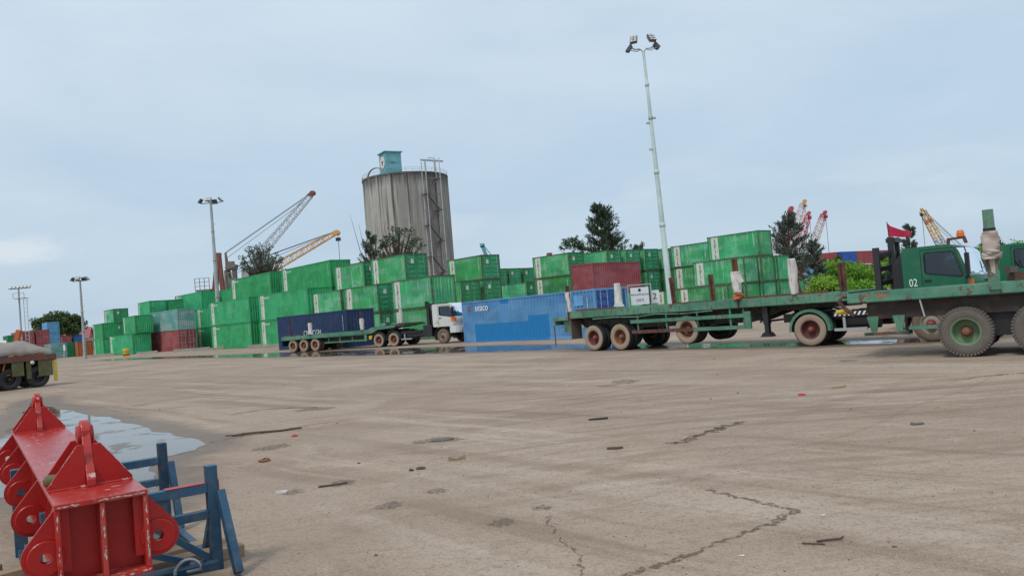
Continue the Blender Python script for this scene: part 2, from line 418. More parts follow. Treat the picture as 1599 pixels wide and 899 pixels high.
tcn = h.n('ShaderNodeTexCoord'); ob = tcn.outputs['Object']
h.l(h.mix(h.noise(ob, 30, 4, .7), (.07, .048, .034), (.24, .17, .12)), bs.inputs['Base Color']); bs.inputs['Roughness'].default_value = .95
tp = h.n('ShaderNodeBsdfTransparent'); ms = h.n('ShaderNodeMixShader')
h.l(h.ramp(h.noise(ob, 22, 5, .75), .40, .60, .0, .9), ms.inputs[0]); h.l(tp.outputs[0], ms.inputs[1]); h.l(bs.outputs[0], ms.inputs[2]); h.l(ms.outputs[0], out.inputs[0])
plain('chip_pale', (.52, .43, .40), .7, var=.25, scale=20)
plain('chip_pink', (.46, .13, .11), .5, var=.2, scale=20)
plain('slab_grey', (.43, .365, .30), .92, var=.12, scale=5)


# ------------------------------------------------------------------ mesh builder
class MB:
    def __init__(s):
        s.v = []; s.f = []; s.m = []; s.sm = []
    def add(s, vs, fs, mi=0, smooth=False):
        o = len(s.v); s.v += [tuple(p) for p in vs]
        for f in fs: s.f.append([i + o for i in f]); s.m.append(mi); s.sm.append(smooth)
        return s
    def box(s, c, d, mi=0, rz=0.0, ry=0.0, rx=0.0):
        x, y, z = (k / 2 for k in d)
        p = [Vector((a * x, b * y, e * z)) for a in (-1, 1) for b in (-1, 1) for e in (-1, 1)]
        if rz or ry or rx:
            mm = Matrix.Rotation(rz, 3, 'Z') @ Matrix.Rotation(ry, 3, 'Y') @ Matrix.Rotation(rx, 3, 'X')
            p = [mm @ q for q in p]
        p = [q + Vector(c) for q in p]
        return s.add(p, [(0, 1, 3, 2), (4, 6, 7, 5), (0, 4, 5, 1), (2, 3, 7, 6), (0, 2, 6, 4), (1, 5, 7, 3)], mi)
    def b2(s, x0, x1, y0, y1, z0, z1, mi=0):
        return s.box(((x0 + x1) / 2, (y0 + y1) / 2, (z0 + z1) / 2), (abs(x1 - x0), abs(y1 - y0), abs(z1 - z0)), mi)
    def bar(s, a, b, wd, hg=None, mi=0):
        """square bar between two points"""
        a, b = Vector(a), Vector(b); d = (b - a)
        if d.length < 1e-6: return s
        d.normalize(); hg = hg or wd
        q = Vector((0, 0, 1)) if abs(d.z) < .95 else Vector((1, 0, 0))
        u = d.cross(q).normalized() * wd / 2; n = u.cross(d).normalized() * hg / 2
        p = [k + i * u + j * n for k in (a, b) for i, j in ((-1, -1), (1, -1), (1, 1), (-1, 1))]
        return s.add(p, [(3, 2, 1, 0), (4, 5, 6, 7), (0, 1, 5, 4), (1, 2, 6, 5), (2, 3, 7, 6), (3, 0, 4, 7)], mi)
    def tube(s, pts, r, n=8, mi=0, cap=True, smooth=True):
        pts = [Vector(p) for p in pts]; k = len(pts)
        rs = r if isinstance(r, (list, tuple)) else [r] * k
        vs = []; prev = None
        for i, p in enumerate(pts):
            d = (pts[min(i + 1, k - 1)] - pts[max(i - 1, 0)]).normalized()
            if prev is None:
                q = Vector((0, 0, 1)) if abs(d.z) < .9 else Vector((1, 0, 0)); u = d.cross(q).normalized()
            else:
                u = (prev - d * prev.dot(d)).normalized()
            prev = u; t = d.cross(u)
            vs += [p + (u * math.cos(a) + t * math.sin(a)) * rs[i] for a in [2 * math.pi * j / n for j in range(n)]]
        fs = [(i * n + j, i * n + (j + 1) % n, (i + 1) * n + (j + 1) % n, (i + 1) * n + j) for i in range(k - 1) for j in range(n)]
        s.add(vs, fs, mi, smooth)
        if cap:
            s.add(vs[:n], [tuple(range(n))[::-1]], mi); s.add(vs[-n:], [tuple(range(n))], mi)
        return s
    def lathe(s, prof, c=(0, 0, 0), axis='Y', n=24, mi=0, smooth=True):
        """profile of (radius, offset along axis)"""
        vs = []
        for j in range(n):
            a = 2 * math.pi * j / n; ca, sa = math.cos(a), math.sin(a)
            for r, o in prof:
                q = {'Y': (r * ca, o, r * sa), 'Z': (r * ca, r * sa, o), 'X': (o, r * ca, r * sa)}[axis]
                vs.append((q[0] + c[0], q[1] + c[1], q[2] + c[2]))
        k = len(prof)
        fs = [(j * k + i, ((j + 1) % n) * k + i, ((j + 1) % n) * k + i + 1, j * k + i + 1) for j in range(n) for i in range(k - 1)]
        return s.add(vs, fs, mi, smooth)
    def prism(s, poly, h0, h1, axis='Y', mi=0):
        """2D polygon extruded: axis Y -> poly in (x,z); axis Z -> poly in (x,y); axis X -> poly in (y,z)"""
        k = len(poly)
        f = {'Y': lambda a, b, h: (a, h, b), 'Z': lambda a, b, h: (a, b, h), 'X': lambda a, b, h: (h, a, b)}[axis]
        vs = [f(a, b, h0) for a, b in poly] + [f(a, b, h1) for a, b in poly]
        fs = [tuple(range(k)), tuple(range(2 * k - 1, k - 1, -1))] + [(i, i + k, (i + 1) % k + k, (i + 1) % k) for i in range(k)]
        return s.add(vs, fs, mi)
    def build(s, name, mats, parent=None, fix=True, bevel=0, loc=None):
        me = bpy.data.meshes.new(name)
        me.from_pydata(s.v, [], s.f)
        me.polygons.foreach_set('material_index', s.m)
        me.polygons.foreach_set('use_smooth', s.sm)
        if isinstance(mats, str): mats = [mats]
        for k in mats: me.materials.append(MATS[k])
        if fix:
            b = bmesh.new(); b.from_mesh(me); bmesh.ops.recalc_face_normals(b, faces=b.faces); b.to_mesh(me); b.free()
        me.update()
        return link(name, me, parent, bevel, loc)


def link(name, me, parent=None, bevel=0, loc=None):
    o = bpy.data.objects.new(name, me); COL.objects.link(o)
    if parent: o.parent = parent
    if loc: o.location = loc
    if bevel:
        bv = o.modifiers.new('bevel', 'BEVEL'); bv.width = bevel; bv.segments = 2; bv.limit_method = 'ANGLE'; bv.angle_limit = R(40)
    return o


def tag(o, label, cat, group=None):
    o['label'] = label; o['category'] = cat
    if group: o['group'] = group
    return o


def thing(name, label, cat, loc=(0, 0, 0), rz=0.0, group=None):
    o = bpy.data.objects.new(name, None); COL.objects.link(o)
    o.location = loc; o.rotation_euler = (0, 0, rz); o.empty_display_size = .3
    return tag(o, label, cat, group)


def struct(o):
    o['kind'] = 'structure'; return o


def copy_tree(o, parent=None):
    c = o.copy(); COL.objects.link(c)
    if parent: c.parent = parent
    for ch in list(o.children): copy_tree(ch, c)
    return c


TXT = {}


def text(name, s, size, mat, parent, loc, rot, ext=.004, align='CENTER', spacing=1.0):
    key = (s, size, ext, align, spacing)
    if key not in TXT:
        cu = bpy.data.curves.new('lettering', 'FONT'); cu.body = s; cu.size = size; cu.extrude = ext
        cu.align_x = align; cu.align_y = 'CENTER'; cu.space_line = spacing
        cu.resolution_u = 3
        t = bpy.data.objects.new('lettering', cu)
        TXT[key] = bpy.data.meshes.new_from_object(t)
        bpy.data.objects.remove(t)
    me = TXT[key].copy(); me.materials.clear(); me.materials.append(MATS[mat])
    o = link(name, me, parent, 0, loc); o.rotation_euler = rot
    return o


# ------------------------------------------------------------------ ground
PUD_NEAR = [(-17.6, 29.5), (-16.3, 27.3), (-14.9, 25.2), (-13.1, 23.1), (-11.9, 21.6), (-10.7, 20.2), (-9.9, 19.4), (-9.0, 18.1), (-7.5, 16.3),
            (-6.5, 14.9), (-5.45, 13.6), (-5.2, 12.75), (-5.6, 12.3), (-5.45, 11.8), (-5.3, 11.3), (-4.95, 10.8), (-4.75, 10.2), (-4.5, 9.7), (-4.25, 9.2), (-4.2, 8.75),
            (-4.6, 8.6), (-5.2, 9.4), (-5.8, 9.8), (-6.6, 10.0), (-7.6, 10.9), (-9.2, 12.6), (-11.0, 15.0), (-11.6, 16.6), (-11.3, 17.6),
            (-12.0, 18.6), (-12.6, 20.2), (-13.6, 22.0), (-14.8, 24.1), (-15.6, 25.6), (-16.8, 27.6)]
PUD_STRIP = [(-49, 92.5), (-43, 85.5), (-36.4, 78.5), (-30.5, 71.8), (-24.8, 65.0), (-20.2, 59.0), (-15.6, 53.0), (-12.2, 48.6), (-8.9, 44.8), (-6.0, 41.6), (-3.4, 39.0),
             (-1.6, 37.1), (-.2, 35.9), (1.2, 34.3), (2.3, 33.3), (4.6, 29.6), (6.6, 27.0), (8.9, 24.0), (10.8, 22.4), (12.6, 22.0), (14.2, 22.2),
             (12.9, 22.9), (11.2, 23.8), (9.4, 25.6), (7.4, 28.3), (5.6, 31.2), (4.2, 33.8), (2.7, 36.6), (-.4, 41.6), (-3.1, 45.1), (-5.6, 48.1), (-8.4, 51.1),
             (-13.0, 56.3), (-17.4, 61.2), (-20.6, 64.3), (-25.6, 69.6), (-30.6, 75.4), (-37.0, 83.0), (-45, 91.6)]


def rough_outline(poly, amp, sub=5, seed=1):
    rnd = random.Random(seed); out = []
    k = len(poly)
    for i in range(k):
        a, b = Vector(poly[i]), Vector(poly[(i + 1) % k]); d = b - a
        nrm = Vector((-d.y, d.x)).normalized()
        for j in range(sub):
            t = j / sub
            out.append(a + d * t + nrm * (rnd.uniform(-1, 1) * amp * min(1, d.length)) * (0.35 if j == 0 else 1))
    for _ in range(2):                       # round the corners off
        out = [q for i in range(len(out)) for q in (out[i] * .75 + out[(i + 1) % len(out)] * .25, out[i] * .25 + out[(i + 1) % len(out)] * .75)]
    return out


def dist_poly(px, py, P):
    ins = False; best = 1e9; k = len(P); j = k - 1
    for i in range(k):
        xi, yi = P[i]; xj, yj = P[j]
        if (yi > py) != (yj > py) and px < (xj - xi) * (py - yi) / (yj - yi) + xi: ins = not ins
        dx, dy = xj - xi, yj - yi
        t = max(0, min(1, ((px - xi) * dx + (py - yi) * dy) / (dx * dx + dy * dy)))
        dd = (px - xi - t * dx) ** 2 + (py - yi - t * dy) ** 2
        if dd < best: best = dd
        j = i
    return -math.sqrt(best) if ins else math.sqrt(best)


def axis_steps(segs):
    out = []
    for a, b, st in segs:
        n = max(1, int(round((b - a) / st)))
        out += [a + (b - a) * i / n for i in range(n)]
    return out + [segs[-1][1]]


xs = axis_steps([(-3000, -400, 520), (-400, -100, 60), (-100, -60, 4), (-60, -19, 1.0), (-19, -2, .22), (-2, 16, .5), (16, 60, 4), (60, 400, 68), (400, 3000, 520)])
ys = axis_steps([(-60, -4, 8), (-4, 4, 1), (4, 31, .3), (31, 62, .6), (62, 96, 1.2), (96, 140, 4), (140, 400, 52), (400, 4000, 600)])
gm = MB(); nx, ny = len(xs), len(ys)
gm.v = [(x, y, 0.0) for y in ys for x in xs]
gm.f = [(j * nx + i, j * nx + i + 1, (j + 1) * nx + i + 1, (j + 1) * nx + i) for j in range(ny - 1) for i in range(nx - 1)]
gm.m = [0] * len(gm.f); gm.sm = [False] * len(gm.f)
gnd = struct(gm.build('ground', 'yard_surface', fix=False))
wa = gnd.data.attributes.new('wet', 'FLOAT', 'POINT')
wet = [0.0] * len(gm.v)
for i, (x, y, z) in enumerate(gm.v):
    if -20 < x < -2 and 5 < y < 33:
        wet[i] = max(0.0, min(1.0, 1 - dist_poly(x, y, PUD_NEAR) / 1.1))
    elif -70 < x < 20 and 18 < y < 100:
        wet[i] = max(0.0, min(.8, .8 - dist_poly(x, y, PUD_STRIP) / 2.2))
wa.data.foreach_set('value', wet)

for nm, P, amp, sd, sb in (('puddle', PUD_NEAR, .16, 3, 3), ('puddle', PUD_STRIP, .35, 8, 3)):
    pts = rough_outline(P, amp, sb, sd)
    bm = bmesh.new()
    vs = [bm.verts.new((p.x, p.y, .004)) for p in pts]
    es = [bm.edges.new((vs[i], vs[(i + 1) % len(vs)])) for i in range(len(vs))]
    bmesh.ops.triangle_fill(bm, edges=es, use_beauty=True)
    for f in bm.faces:
        if f.normal.z < 0: f.normal_flip()
    me = bpy.data.meshes.new(nm); bm.to_mesh(me); bm.free(); me.materials.append(MATS['puddle_water'])
    struct(link(nm, me))


def strip_line(name, pts, wd, mat, z=.004, seed=1, jit=.05):
    """irregular flat strip along a polyline (a crack or a seam in the paving)"""
    rnd = random.Random(seed); P = []
    for (a, b) in zip(pts[:-1], pts[1:]):
        a, b = Vector(a), Vector(b); n = max(2, int((b - a).length / .05))
        P += [a + (b - a) * (i / n) + Vector((rnd.uniform(-jit, jit), rnd.uniform(-jit, jit))) * .6 for i in range(n)]
    P.append(Vector(pts[-1])); vs = []; fs = []
    for i, p in enumerate(P):
        d = (P[min(i + 1, len(P) - 1)] - P[max(i - 1, 0)]).normalized(); n = Vector((-d.y, d.x))
        wl = wd * rnd.uniform(.15, 1.0) / 2 * (0.3 if i in (0, len(P) - 1) else 1)
        vs += [(p.x + n.x * wl, p.y + n.y * wl, z), (p.x - n.x * wl * rnd.uniform(.5, 1.2), p.y - n.y * wl, z)]
        if i: fs.append((2 * i - 2, 2 * i - 1, 2 * i + 1, 2 * i))
    return struct(MB().add(vs, fs).build(name, mat, fix=False))


strip_line('paving_crack', [(.16, 7.0), (.12, 6.75), (.2, 6.48), (.24, 6.1), (.33, 5.8), (.30, 5.44), (.33, 5.0)], .038, 'crack_soft', seed=2, jit=.05)
strip_line('paving_seam', [(1.62, 7.45), (1.9, 7.0), (2.13, 6.5), (1.75, 6.15), (1.3, 5.8), (.95, 5.55), (.62, 5.33), (.2, 5.02)], .095, 'crack_soft', seed=5, jit=.06)
strip_line('paving_seam', [(-3.4, 7.2), (-2.9, 7.0), (-2.5, 6.6)], .12, 'crack_soft', seed=6, jit=.04)
strip_line('dirt_ridge', [(1.85, 9.9), (2.2, 10.3), (2.6, 10.75), (3.06, 11.2)],   .24, 'crack_soft', seed=9, jit=.12)
strip_line('dirt_ridge', [(-6.5, 17.9), (-5.9, 18.5), (-5.2, 18.3), (-4.5, 17.9)], .22, 'crack_soft', seed=11, jit=.1)
strip_line('dirt_ridge', [(-5.3, 13.55), (-4.4, 14.4), (-3.6, 15.0)], .16, 'crack_soft', seed=12, jit=.08)
strip_line('dirt_ridge', [(7.4, 13.7), (8.2, 13.9), (9.6, 13.9)], .22, 'crack_soft', seed=13, jit=.08)


for i, (x, y, rx, ry) in enumerate(((-1.36, 7.87, .14, .17), (-.25, 6.91, .13, .14), (-2.1, 9.2, .16, .2), (-2.6, 8.9, .15, .16), (-.95, 8.35, .13, .14), (.12, 7.3, .11, .10),
                                    (2.34, 18.0, .34, .5), (-4.5, 17.6, .5, .35), (-3.9, 12.4, .3, .3), (-1.25, 11.75, .42, .3))):
    rnd = random.Random(i + 40); n = 22
    pts = [Vector((x + rx * math.cos(6.2832 * k / n) * rnd.uniform(.6, 1.2), y + ry * math.sin(6.2832 * k / n) * rnd.uniform(.6, 1.2), .004)) for k in range(n)]
    struct(MB().add(pts, [tuple(range(n))]).build('oil_stain', 'stain', fix=False))

# ------------------------------------------------------------------ containers
def corr_wall(mb, p0, dirv, nrm, length, z0, z1, pitch=.278, depth=.055, stripe=None, mi=0, smi=1):
    """corrugated sheet from p0 along dirv; nrm = outward"""
    n = max(2, int(round(length / pitch))); pt = length / n
    prof = []
    for i in range(n):
        b = i * pt
        prof += [(b, 0), (b + pt * .28, 0), (b + pt * .5, -depth), (b + pt * .78, -depth)]
    prof.append((length, 0))
    d = Vector(dirv); nn = Vector(nrm); P = Vector(p0); vs = []
    for (a, o) in prof:
        q = P + d * a + nn * o
        vs += [(q.x, q.y, z0), (q.x, q.y, z1)]
    fs = []; ms = []
    for i in range(len(prof) - 1):
        mid = (prof[i][0] + prof[i + 1][0]) / 2
        mb.add([vs[2 * i], vs[2 * i + 2], vs[2 * i + 3], vs[2 * i + 1]], [(0, 1, 2, 3)],
               smi if stripe and stripe[0] < mid < stripe[1] else mi)


def container_proto(L, H, paintmat, framemat, doors=True, stripe=None, letters=None, lettermat='text_grey', small=None, doormat=None):
    """origin: middle of the floor; +x = the end towards the viewer, -y = long side towards the viewer"""
    Wd = 2.44; hx, hy = L / 2, Wd / 2
    root = bpy.data.objects.new('shipping_container', None); COL.objects.link(root); root.empty_display_size = .3
    b = MB()
    corr_wall(b, (-hx + .1, -hy + .012, 0), (1, 0, 0), (0, -1, 0), L - .2, .15, H - .1, stripe=stripe)
    corr_wall(b, (-hx + .1, hy - .012, 0), (1, 0, 0), (0, 1, 0), L - .2, .15, H - .1)
    corr_wall(b, (-hx + .012, -hy + .1, 0), (0, 1, 0), (-1, 0, 0), Wd - .2, .15, H - .1)
    if not doors:
        corr_wall(b, (hx - .012, -hy + .1, 0), (0, 1, 0), (1, 0, 0), Wd - .2, .15, H - .1)
    b.b2(-hx + .06, hx - .06, -hy + .06, hy - .06, .12, .16)
    b.build('wall', [paintmat, 'stripe_white'], root)
    r = MB(); n = max(2, int((L - .16) / .3)); pt = (L - .16) / n
    for i in range(n):
        xa = -hx + .08 + i * pt
        pr = [(xa, H - .03), (xa + pt * .4, H - .03), (xa + pt * .5, H - .05), (xa + pt * .9, H - .05), (xa + pt, H - .03)]
        for (x0, z0), (x1, z1) in zip(pr[:-1], pr[1:]):
            r.add([(x0, -hy + .06, z0), (x1, -hy + .06, z1), (x1, hy - .06, z1), (x0, hy - .06, z0)], [(0, 1, 2, 3)])
    r.build('roof', [paintmat, paintmat], root)
    f = MB()
    for sx in (-1, 1):
        for sy in (-1, 1):
            f.box((sx * (hx - .06), sy * (hy - .06), H / 2), (.12, .12, H - .24))
            for z in (.06, H - .06): f.box((sx * (hx - .085), sy * (hy - .078), z), (.182, .166, .12))
        f.box((sx * (hx - .05), 0, H - .06), (.1, Wd - .33, .11)); f.box((sx * (hx - .05), 0, .08), (.1, Wd - .33, .13))
    for sy in (-1, 1):
        f.box((0, sy * (hy - .034), H - .06), (L - .37, .064, .09)); f.box((0, sy * (hy - .034), .085), (L - .37, .064, .15))
    f.build('frame', framemat, root)
    if doors:
        for k, sy in enumerate((-1, 1)):
            d = MB(); y0, y1 = (-hy + .13, -.012) if sy < 0 else (.012, hy - .13)
            d.b2(hx - .075, hx - .035, y0, y1, .16, H - .13)
            n = 5; zh = (H - .40) / n
            for i in range(n):
                z = .26 + zh * i
                d.add([(hx - .034, y0 + .12, z), (hx - .034, y1 - .12, z), (hx - .002, y1 - .15, z + .07), (hx - .002, y0 + .15, z + .07),
                       (hx - .002, y1 - .15, z + zh - .22), (hx - .002, y0 + .15, z + zh - .22), (hx - .034, y1 - .12, z + zh - .15), (hx - .034, y0 + .12, z + zh - .15)],
                      [(0, 1, 2, 3), (3, 2, 4, 5), (5, 4, 6, 7)])
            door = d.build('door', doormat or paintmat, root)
            for fr_ in (.28, .74):
                y = y0 + (y1 - y0) * fr_
                lr = MB(); lr.tube([(hx + .012, y, .13), (hx + .012, y, H - .1)], .019, 6)
                for z in (.5, 1.1, H - .5): lr.box((hx - .008, y, z), (.05, .09, .05))
                lr.box((hx + .03, y + .16 * sy, 1.12 if fr_ < .5 else 1.3), (.02, .36, .035))
                lr.build('lock_rod', 'galvanised' if paintmat.startswith('blue') or paintmat.startswith('maroon') else paintmat, door)
            if k == 0 and paintmat.startswith('green'):
                MB().box((hx + .006, (y0 + y1) / 2 + .1, H * .72), (.008, .36, .42)).build('placard', 'stripe_white', door)
    if paintmat.startswith('green') or paintmat.startswith('navy') or paintmat.startswith('blue'):
        cm_ = MB(); rc = random.Random(3)
        for i in range(11):                    # the painted code runs down the sheet in small white dashes
            zz = H - .42 - i * .105
            cm_.b2(hx - .62, hx - .62 + rc.uniform(.05, .085), -hy + .0, -hy + .006, zz - .07, zz)
        o = cm_.build('code_marks', 'stripe_white', root); o['kind'] = 'stuff'
    if letters:
        xc = -hx + .1 + (stripe[0] + stripe[1]) / 2
        n = len(letters)
        for i, ch in enumerate(letters):
            text('letter', ch, min(.72, (H - .5) / n * 1.12), lettermat, root, (xc, -hy + .004, H - .38 - (H - .55) / n * (i + .42)), (R(90), 0, 0))
    if small:
        text('letter', small, .30, 'text_white', root, (-hx + .1 + stripe[1] + .75, -hy + .004, H - .42), (R(90), 0, 0))
    return root


P20 = container_proto(6.06, 2.59, 'green_old', 'box_frame', False, (.38, 1.22), 'SPIL')
P20D = container_proto(6.06, 2.59, 'green_old', 'box_frame', True, (.38, 1.22), 'SPIL', doormat='green_door_shaded')
P40 = container_proto(12.19, 2.9, 'green_new', 'box_frame_new', False, (.4, 1.35), 'SPIL', small='SPIL LINE')
P20N = container_proto(6.06, 2.59, 'green_new', 'box_frame_new', False, (.3, .62), None)
P20P = container_proto(6.06, 2.59, 'maroon_box', 'maroon_box', False)           # unmarked box, plain end
P20PD = container_proto(6.06, 2.59, 'red_box', 'red_box', True)                 # unmarked box, doors
P40D = container_proto(12.19, 2.9, 'maroon_box', 'maroon_box', True)
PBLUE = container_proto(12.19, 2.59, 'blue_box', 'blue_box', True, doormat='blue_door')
PNAVY = container_proto(12.19, 2.9, 'navy_box', 'navy_box', False)
PROTOS = [P20, P20D, P40, P20N, P20P, P20PD, P40D, PBLUE, PNAVY]
USED = set()


def recolour(o, mat):
    for ch in [o] + list(o.children_recursive):
        if ch.type == 'MESH' and ch.name.split('.')[0] in ('wall', 'roof', 'frame', 'door', 'lock_rod'):
            for i, sl_ in enumerate(ch.material_slots):
                if i == 0 or ch.name.startswith('roof'):
                    sl_.link = 'OBJECT'; sl_.material = MATS[mat]


def put(proto, N, yaw, z, label, group=None, paintm=None):
    """N: ground corner nearest the viewer between long side and end"""
    if proto.name not in USED:
        o = proto; USED.add(proto.name)
    else:
        o = copy_tree(proto)
    L = DIM[proto.name]
    u = Vector((math.cos(R(yaw)), math.sin(R(yaw)))); v = Vector((-u.y, u.x))
    c = Vector(N) - u * L / 2 + v * 1.22
    o.location = (c.x, c.y, z); o.rotation_euler = (0, 0, R(yaw))
    tag(o, label, 'shipping container', group)
    if paintm: recolour(o, paintm)
    return o


DIM = {p.name: (6.06 if p in (P20, P20D, P20N, P20P, P20PD) else 12.19) for p in PROTOS}
GG = 'green containers stacked in the yard'
Y = -49.0
ORD = {1: ('only',), 2: ('bottom', 'top'), 3: ('bottom', 'middle', 'top')}
# (corner, list of prototypes from the ground up, adjectives, where)
STACKS = [
    ((-66.86, 130.0), [P20N, P20N], 'plain green', 'of the two-high stack right of the thin leftmost lamp pole'),
    ((-55.3, 122.0), [P20N, P20N, P20N], 'pale green', 'of the three-high stack left of the grey-teal container'),
    ((-53.35, 123.65), [P20N, P20N, P20N], 'shaded dark green', 'of the narrow stack tucked behind, left of the grey-teal container'),
    ((-69.87, 140.0), [P20D, P20D, P20D], 'old green', 'of the low stack peeking over the leftmost green boxes, doors forward'),
    ((-48.07, 124.0), [P40, P40, P40], 'long green', 'of the stack rising right behind the grey-teal container'),
    ((-39.21, 110.0), [P40, P40], 'clean green', 'of the pair directly right of the maroon container doors'),
    ((-41.29, 121.0), [P40, P40, P40], 'long green', 'of the stack standing behind the left tall lamp pole'),
    ((-30.0, 91.2), [P40, P40], 'weathered long green', 'of the two-high stack in front of the left tall lamp pole'),
    ((-28.37, 94.6), [P40, P40, P40], 'long green', 'of the three-high stack below the round bare tree'),
    ((-20.75, 81.2), [P40, P40], 'bright long green', 'of the two-high stack left above the navy container'),
    ((-18.96, 84.6), [P40, P40, P40], 'bright long green', 'of the tall stack beneath the yellow crane hook'),
    ((-16.6, 77.3), [P20, P20], 'faded green lettered', 'of the two-high stack behind the navy container, left one'),
    ((-14.34, 78.7), [P20D, P20D, P20D], 'faded green lettered', 'of the three-high stack left of the silo foot'),
    ((-12.0, 71.9), [P20D, P20D], 'pale green lettered', 'of the two-high stack behind the right end of the navy container'),
    ((-9.47, 73.0), [P20D, P20D, P20D], 'streaky green lettered', 'of the three-high stack in front of the silo'),
    ((-6.53, 65.5), [P20, P20], 'big-lettered green', 'of the two-high stack right behind the white truck cab'),
    ((-2.85, 82.6), [P20D, P20D, P20D], 'mid green lettered', 'of the three-high stack right of the silo stairs'),
    ((-5.1, 80.7), [P20D, P20D], 'green door-end', 'of the pair just above the left end of the blue container'),
    ((-2.35, 111.6), [P20D, P20D, P20D], 'distant green', 'of the left column of the far triple of door ends'),
    ((-.35, 113.6), [P20D, P20D, P20D], 'distant green', 'of the middle column of the far triple of door ends'),
    ((1.72, 115.7), [P20D, P20D, P20D], 'distant green', 'of the right column of the far triple of door ends'),
    ((1.89, 100.0), [P20D, P20D], 'chalky pale green', 'of the two-high stack above the middle of the blue container'),
    ((6.67, 90.0), [P20D, P20D, P20D], 'patched green lettered', 'of the three-high stack left of the maroon container on top'),
    ((11.11, 91.5), [P20D, P20D, P20D], 'green lettered', 'of the stack below the casuarina tree, first of the door row'),
    ((13.62, 93.3), [P20D, P20D, P20D], 'green', 'of the second column in the door row under the casuarina'),
    ((16.14, 95.2), [P20D, P20D, P20D], 'green', 'of the third column in the door row, left of the tall floodlight'),
    ((18.75, 97.2), [P20D, P20D, P20D], 'green', 'of the fourth column in the door row, behind the tall floodlight'),
    ((20.63, 76.8), [P20], 'faded green lettered', 'container lying in front of the right-hand block'),
    ((22.83, 78.4), [P20, P20], 'green big-lettered', 'of the two-high column in the right-hand block, left of its tallest'),
    ((25.01, 80.0), [P20, P20, P20], 'patched green', 'of the tallest column in the right-hand block beside the trees'),
    ((27.25, 81.75), [P20, P20], 'green plain-ended', 'of the last two-high column beside the bushes'),
    ((29.3, 83.85), [P20], 'green', 'container at the right foot of the block, by the bushes'),
    ((23.16, 90.5), [P20, P20, P20], 'green lettered', 'of the rear stack directly right of the tall floodlight'),
    ((19.6, 84.1), [P20], 'yellowish green', 'container on the ground behind the tall floodlight base'),
]
for N, lv, adj, where in STACKS:
    z = .0
    for i, p in enumerate(lv):
        word = ORD[len(lv)][i]
        yw = Y + random.uniform(-.5, .5)
        lab = f'{adj} {where}' if len(lv) == 1 else f'{adj} container, {word} {where}'
        ws = lab.split()
        hc = 2.9 if p is P40 else 2.59
        off = Vector((random.uniform(-.06, .06), random.uniform(-.06, .06)))
        put(p, Vector(N) + (off if i else Vector((0, 0))), yw, z, ' '.join(ws[:16]), GG)
        z += hc + .012
put(P40, (-54.45, 114.0), Y, 0, 'long bright green container on the ground behind the yellow drum', GG)
put(P20N, (-53.95, 114.1), Y, 2.912, 'green container set on the one behind the yellow drum', GG)
put(P40D, (-46.63, 111.0), Y, 0, 'maroon container with door bars on the ground under the grey-teal one')
put(P40, (-46.63, 111.0), Y + .3, 2.912, 'faded grey and teal container resting on the maroon one', None, 'teal_old')
put(PBLUE, (4.28, 42.0), -51.4, 0, 'long blue container with darker repainted panels, nearest of all, behind the long trailer')
put(PNAVY, (-12.77, 61.0), Y, 0, 'long navy blue container on the ground behind the white truck trailer')
# crosswise pair right of the blue container
cw = put(P20, (0, 0), 0, 0, 'green container turned sideways beneath the dull red one', GG)
cw2 = put(P20P, (0, 0), 0, 0, 'dull red container turned sideways, on top behind the blue container doors')
uu = Vector((math.cos(R(Y)), math.sin(R(Y)))); vv = Vector((-uu.y, uu.x))
cc = Vector((6.75, 66.2)) + vv * 3.03 - uu * 1.22
for o, z in ((cw, 0), (cw2, 2.602)):
    o.location = (cc.x, cc.y, z); o.rotation_euler = (0, 0, R(Y + 90))
text('letter', 'GREEN', .62, 'text_white', cw, (1.3, -1.222, .9), (R(90), 0, 0))
# markings on the blue and navy boxes
lg = text('letter', 'seaco', .62, 'text_white', PBLUE, (-3.98, -1.224, 2.12), (R(90), 0, 0))
lm = MB()
for k in range(4):
    a = k * math.pi / 2 + .4
    lm.prism([(-5.35 + .2 * math.cos(a + s) * q, 2.13 + .2 * math.sin(a + s) * q) for s, q in ((0, 1), (.9, 1), (.9, .3), (0, .3))], -1.229, -1.221)
lm.build('logo', 'text_red', PBLUE)
MB().b2(4.5, 5.2, -1.228, -1.220, 1.75, 2.3).build('decal', 'blue_far', PBLUE)
MB().b2(5.0, 5.1, -1.228, -1.220, .55, .95).build('decal', 'yellow_paint', PBLUE)
text('letter', 'CMA CGM', .66, 'stripe_white', PNAVY, (.35, -1.224, 1.28), (R(90), 0, 0))

# distant containers on the far left and the block on the right
FAR = 'distant containers at the left edge'
for N, p, z, colr_, lab in (
    ((-56.9, 95.0), P20PD, 1.3, 'green_deep', None),
):
    pass
def far_stack(x, y, proto, cols, yaw, labs, z0=0.0):
    z = z0
    for cn, lb in zip(cols, labs):
        put(proto, (x, y), yaw, z, lb, None, cn); z += (2.9 if proto in (P40, P40D) else 2.59) + .012
YF = -50
far_stack(-104.5, 165, P20PD, ['green_deep', 'green_deep'], YF, ['dark green distant container under another at the far left', 'dark green distant container left of the orange loader arm'])
for k in range(2):
    far_stack((-101.75, -99.4)[k], 165 + k * 1.4, P40D, ['red_box', 'maroon_box'], YF,
              [('left', 'right')[k] + ' of two lower maroon door ends behind the tarpaulin', ('left', 'right')[k] + ' of two upper maroon door ends behind the tarpaulin'])
far_stack(-106.1, 182, P20PD, ['orange_box', 'blue_far', 'blue_far'], YF, ['orange container under two pale blue ones beside the tarpaulin trailer end', 'lower pale blue container with doors, left of the thin lamp pole', 'upper pale blue container with doors, topping the far left pile'])
far_stack(-80.6, 139.0, P20PD, ['teal_old'], YF, ['small teal container behind the white post at left'])
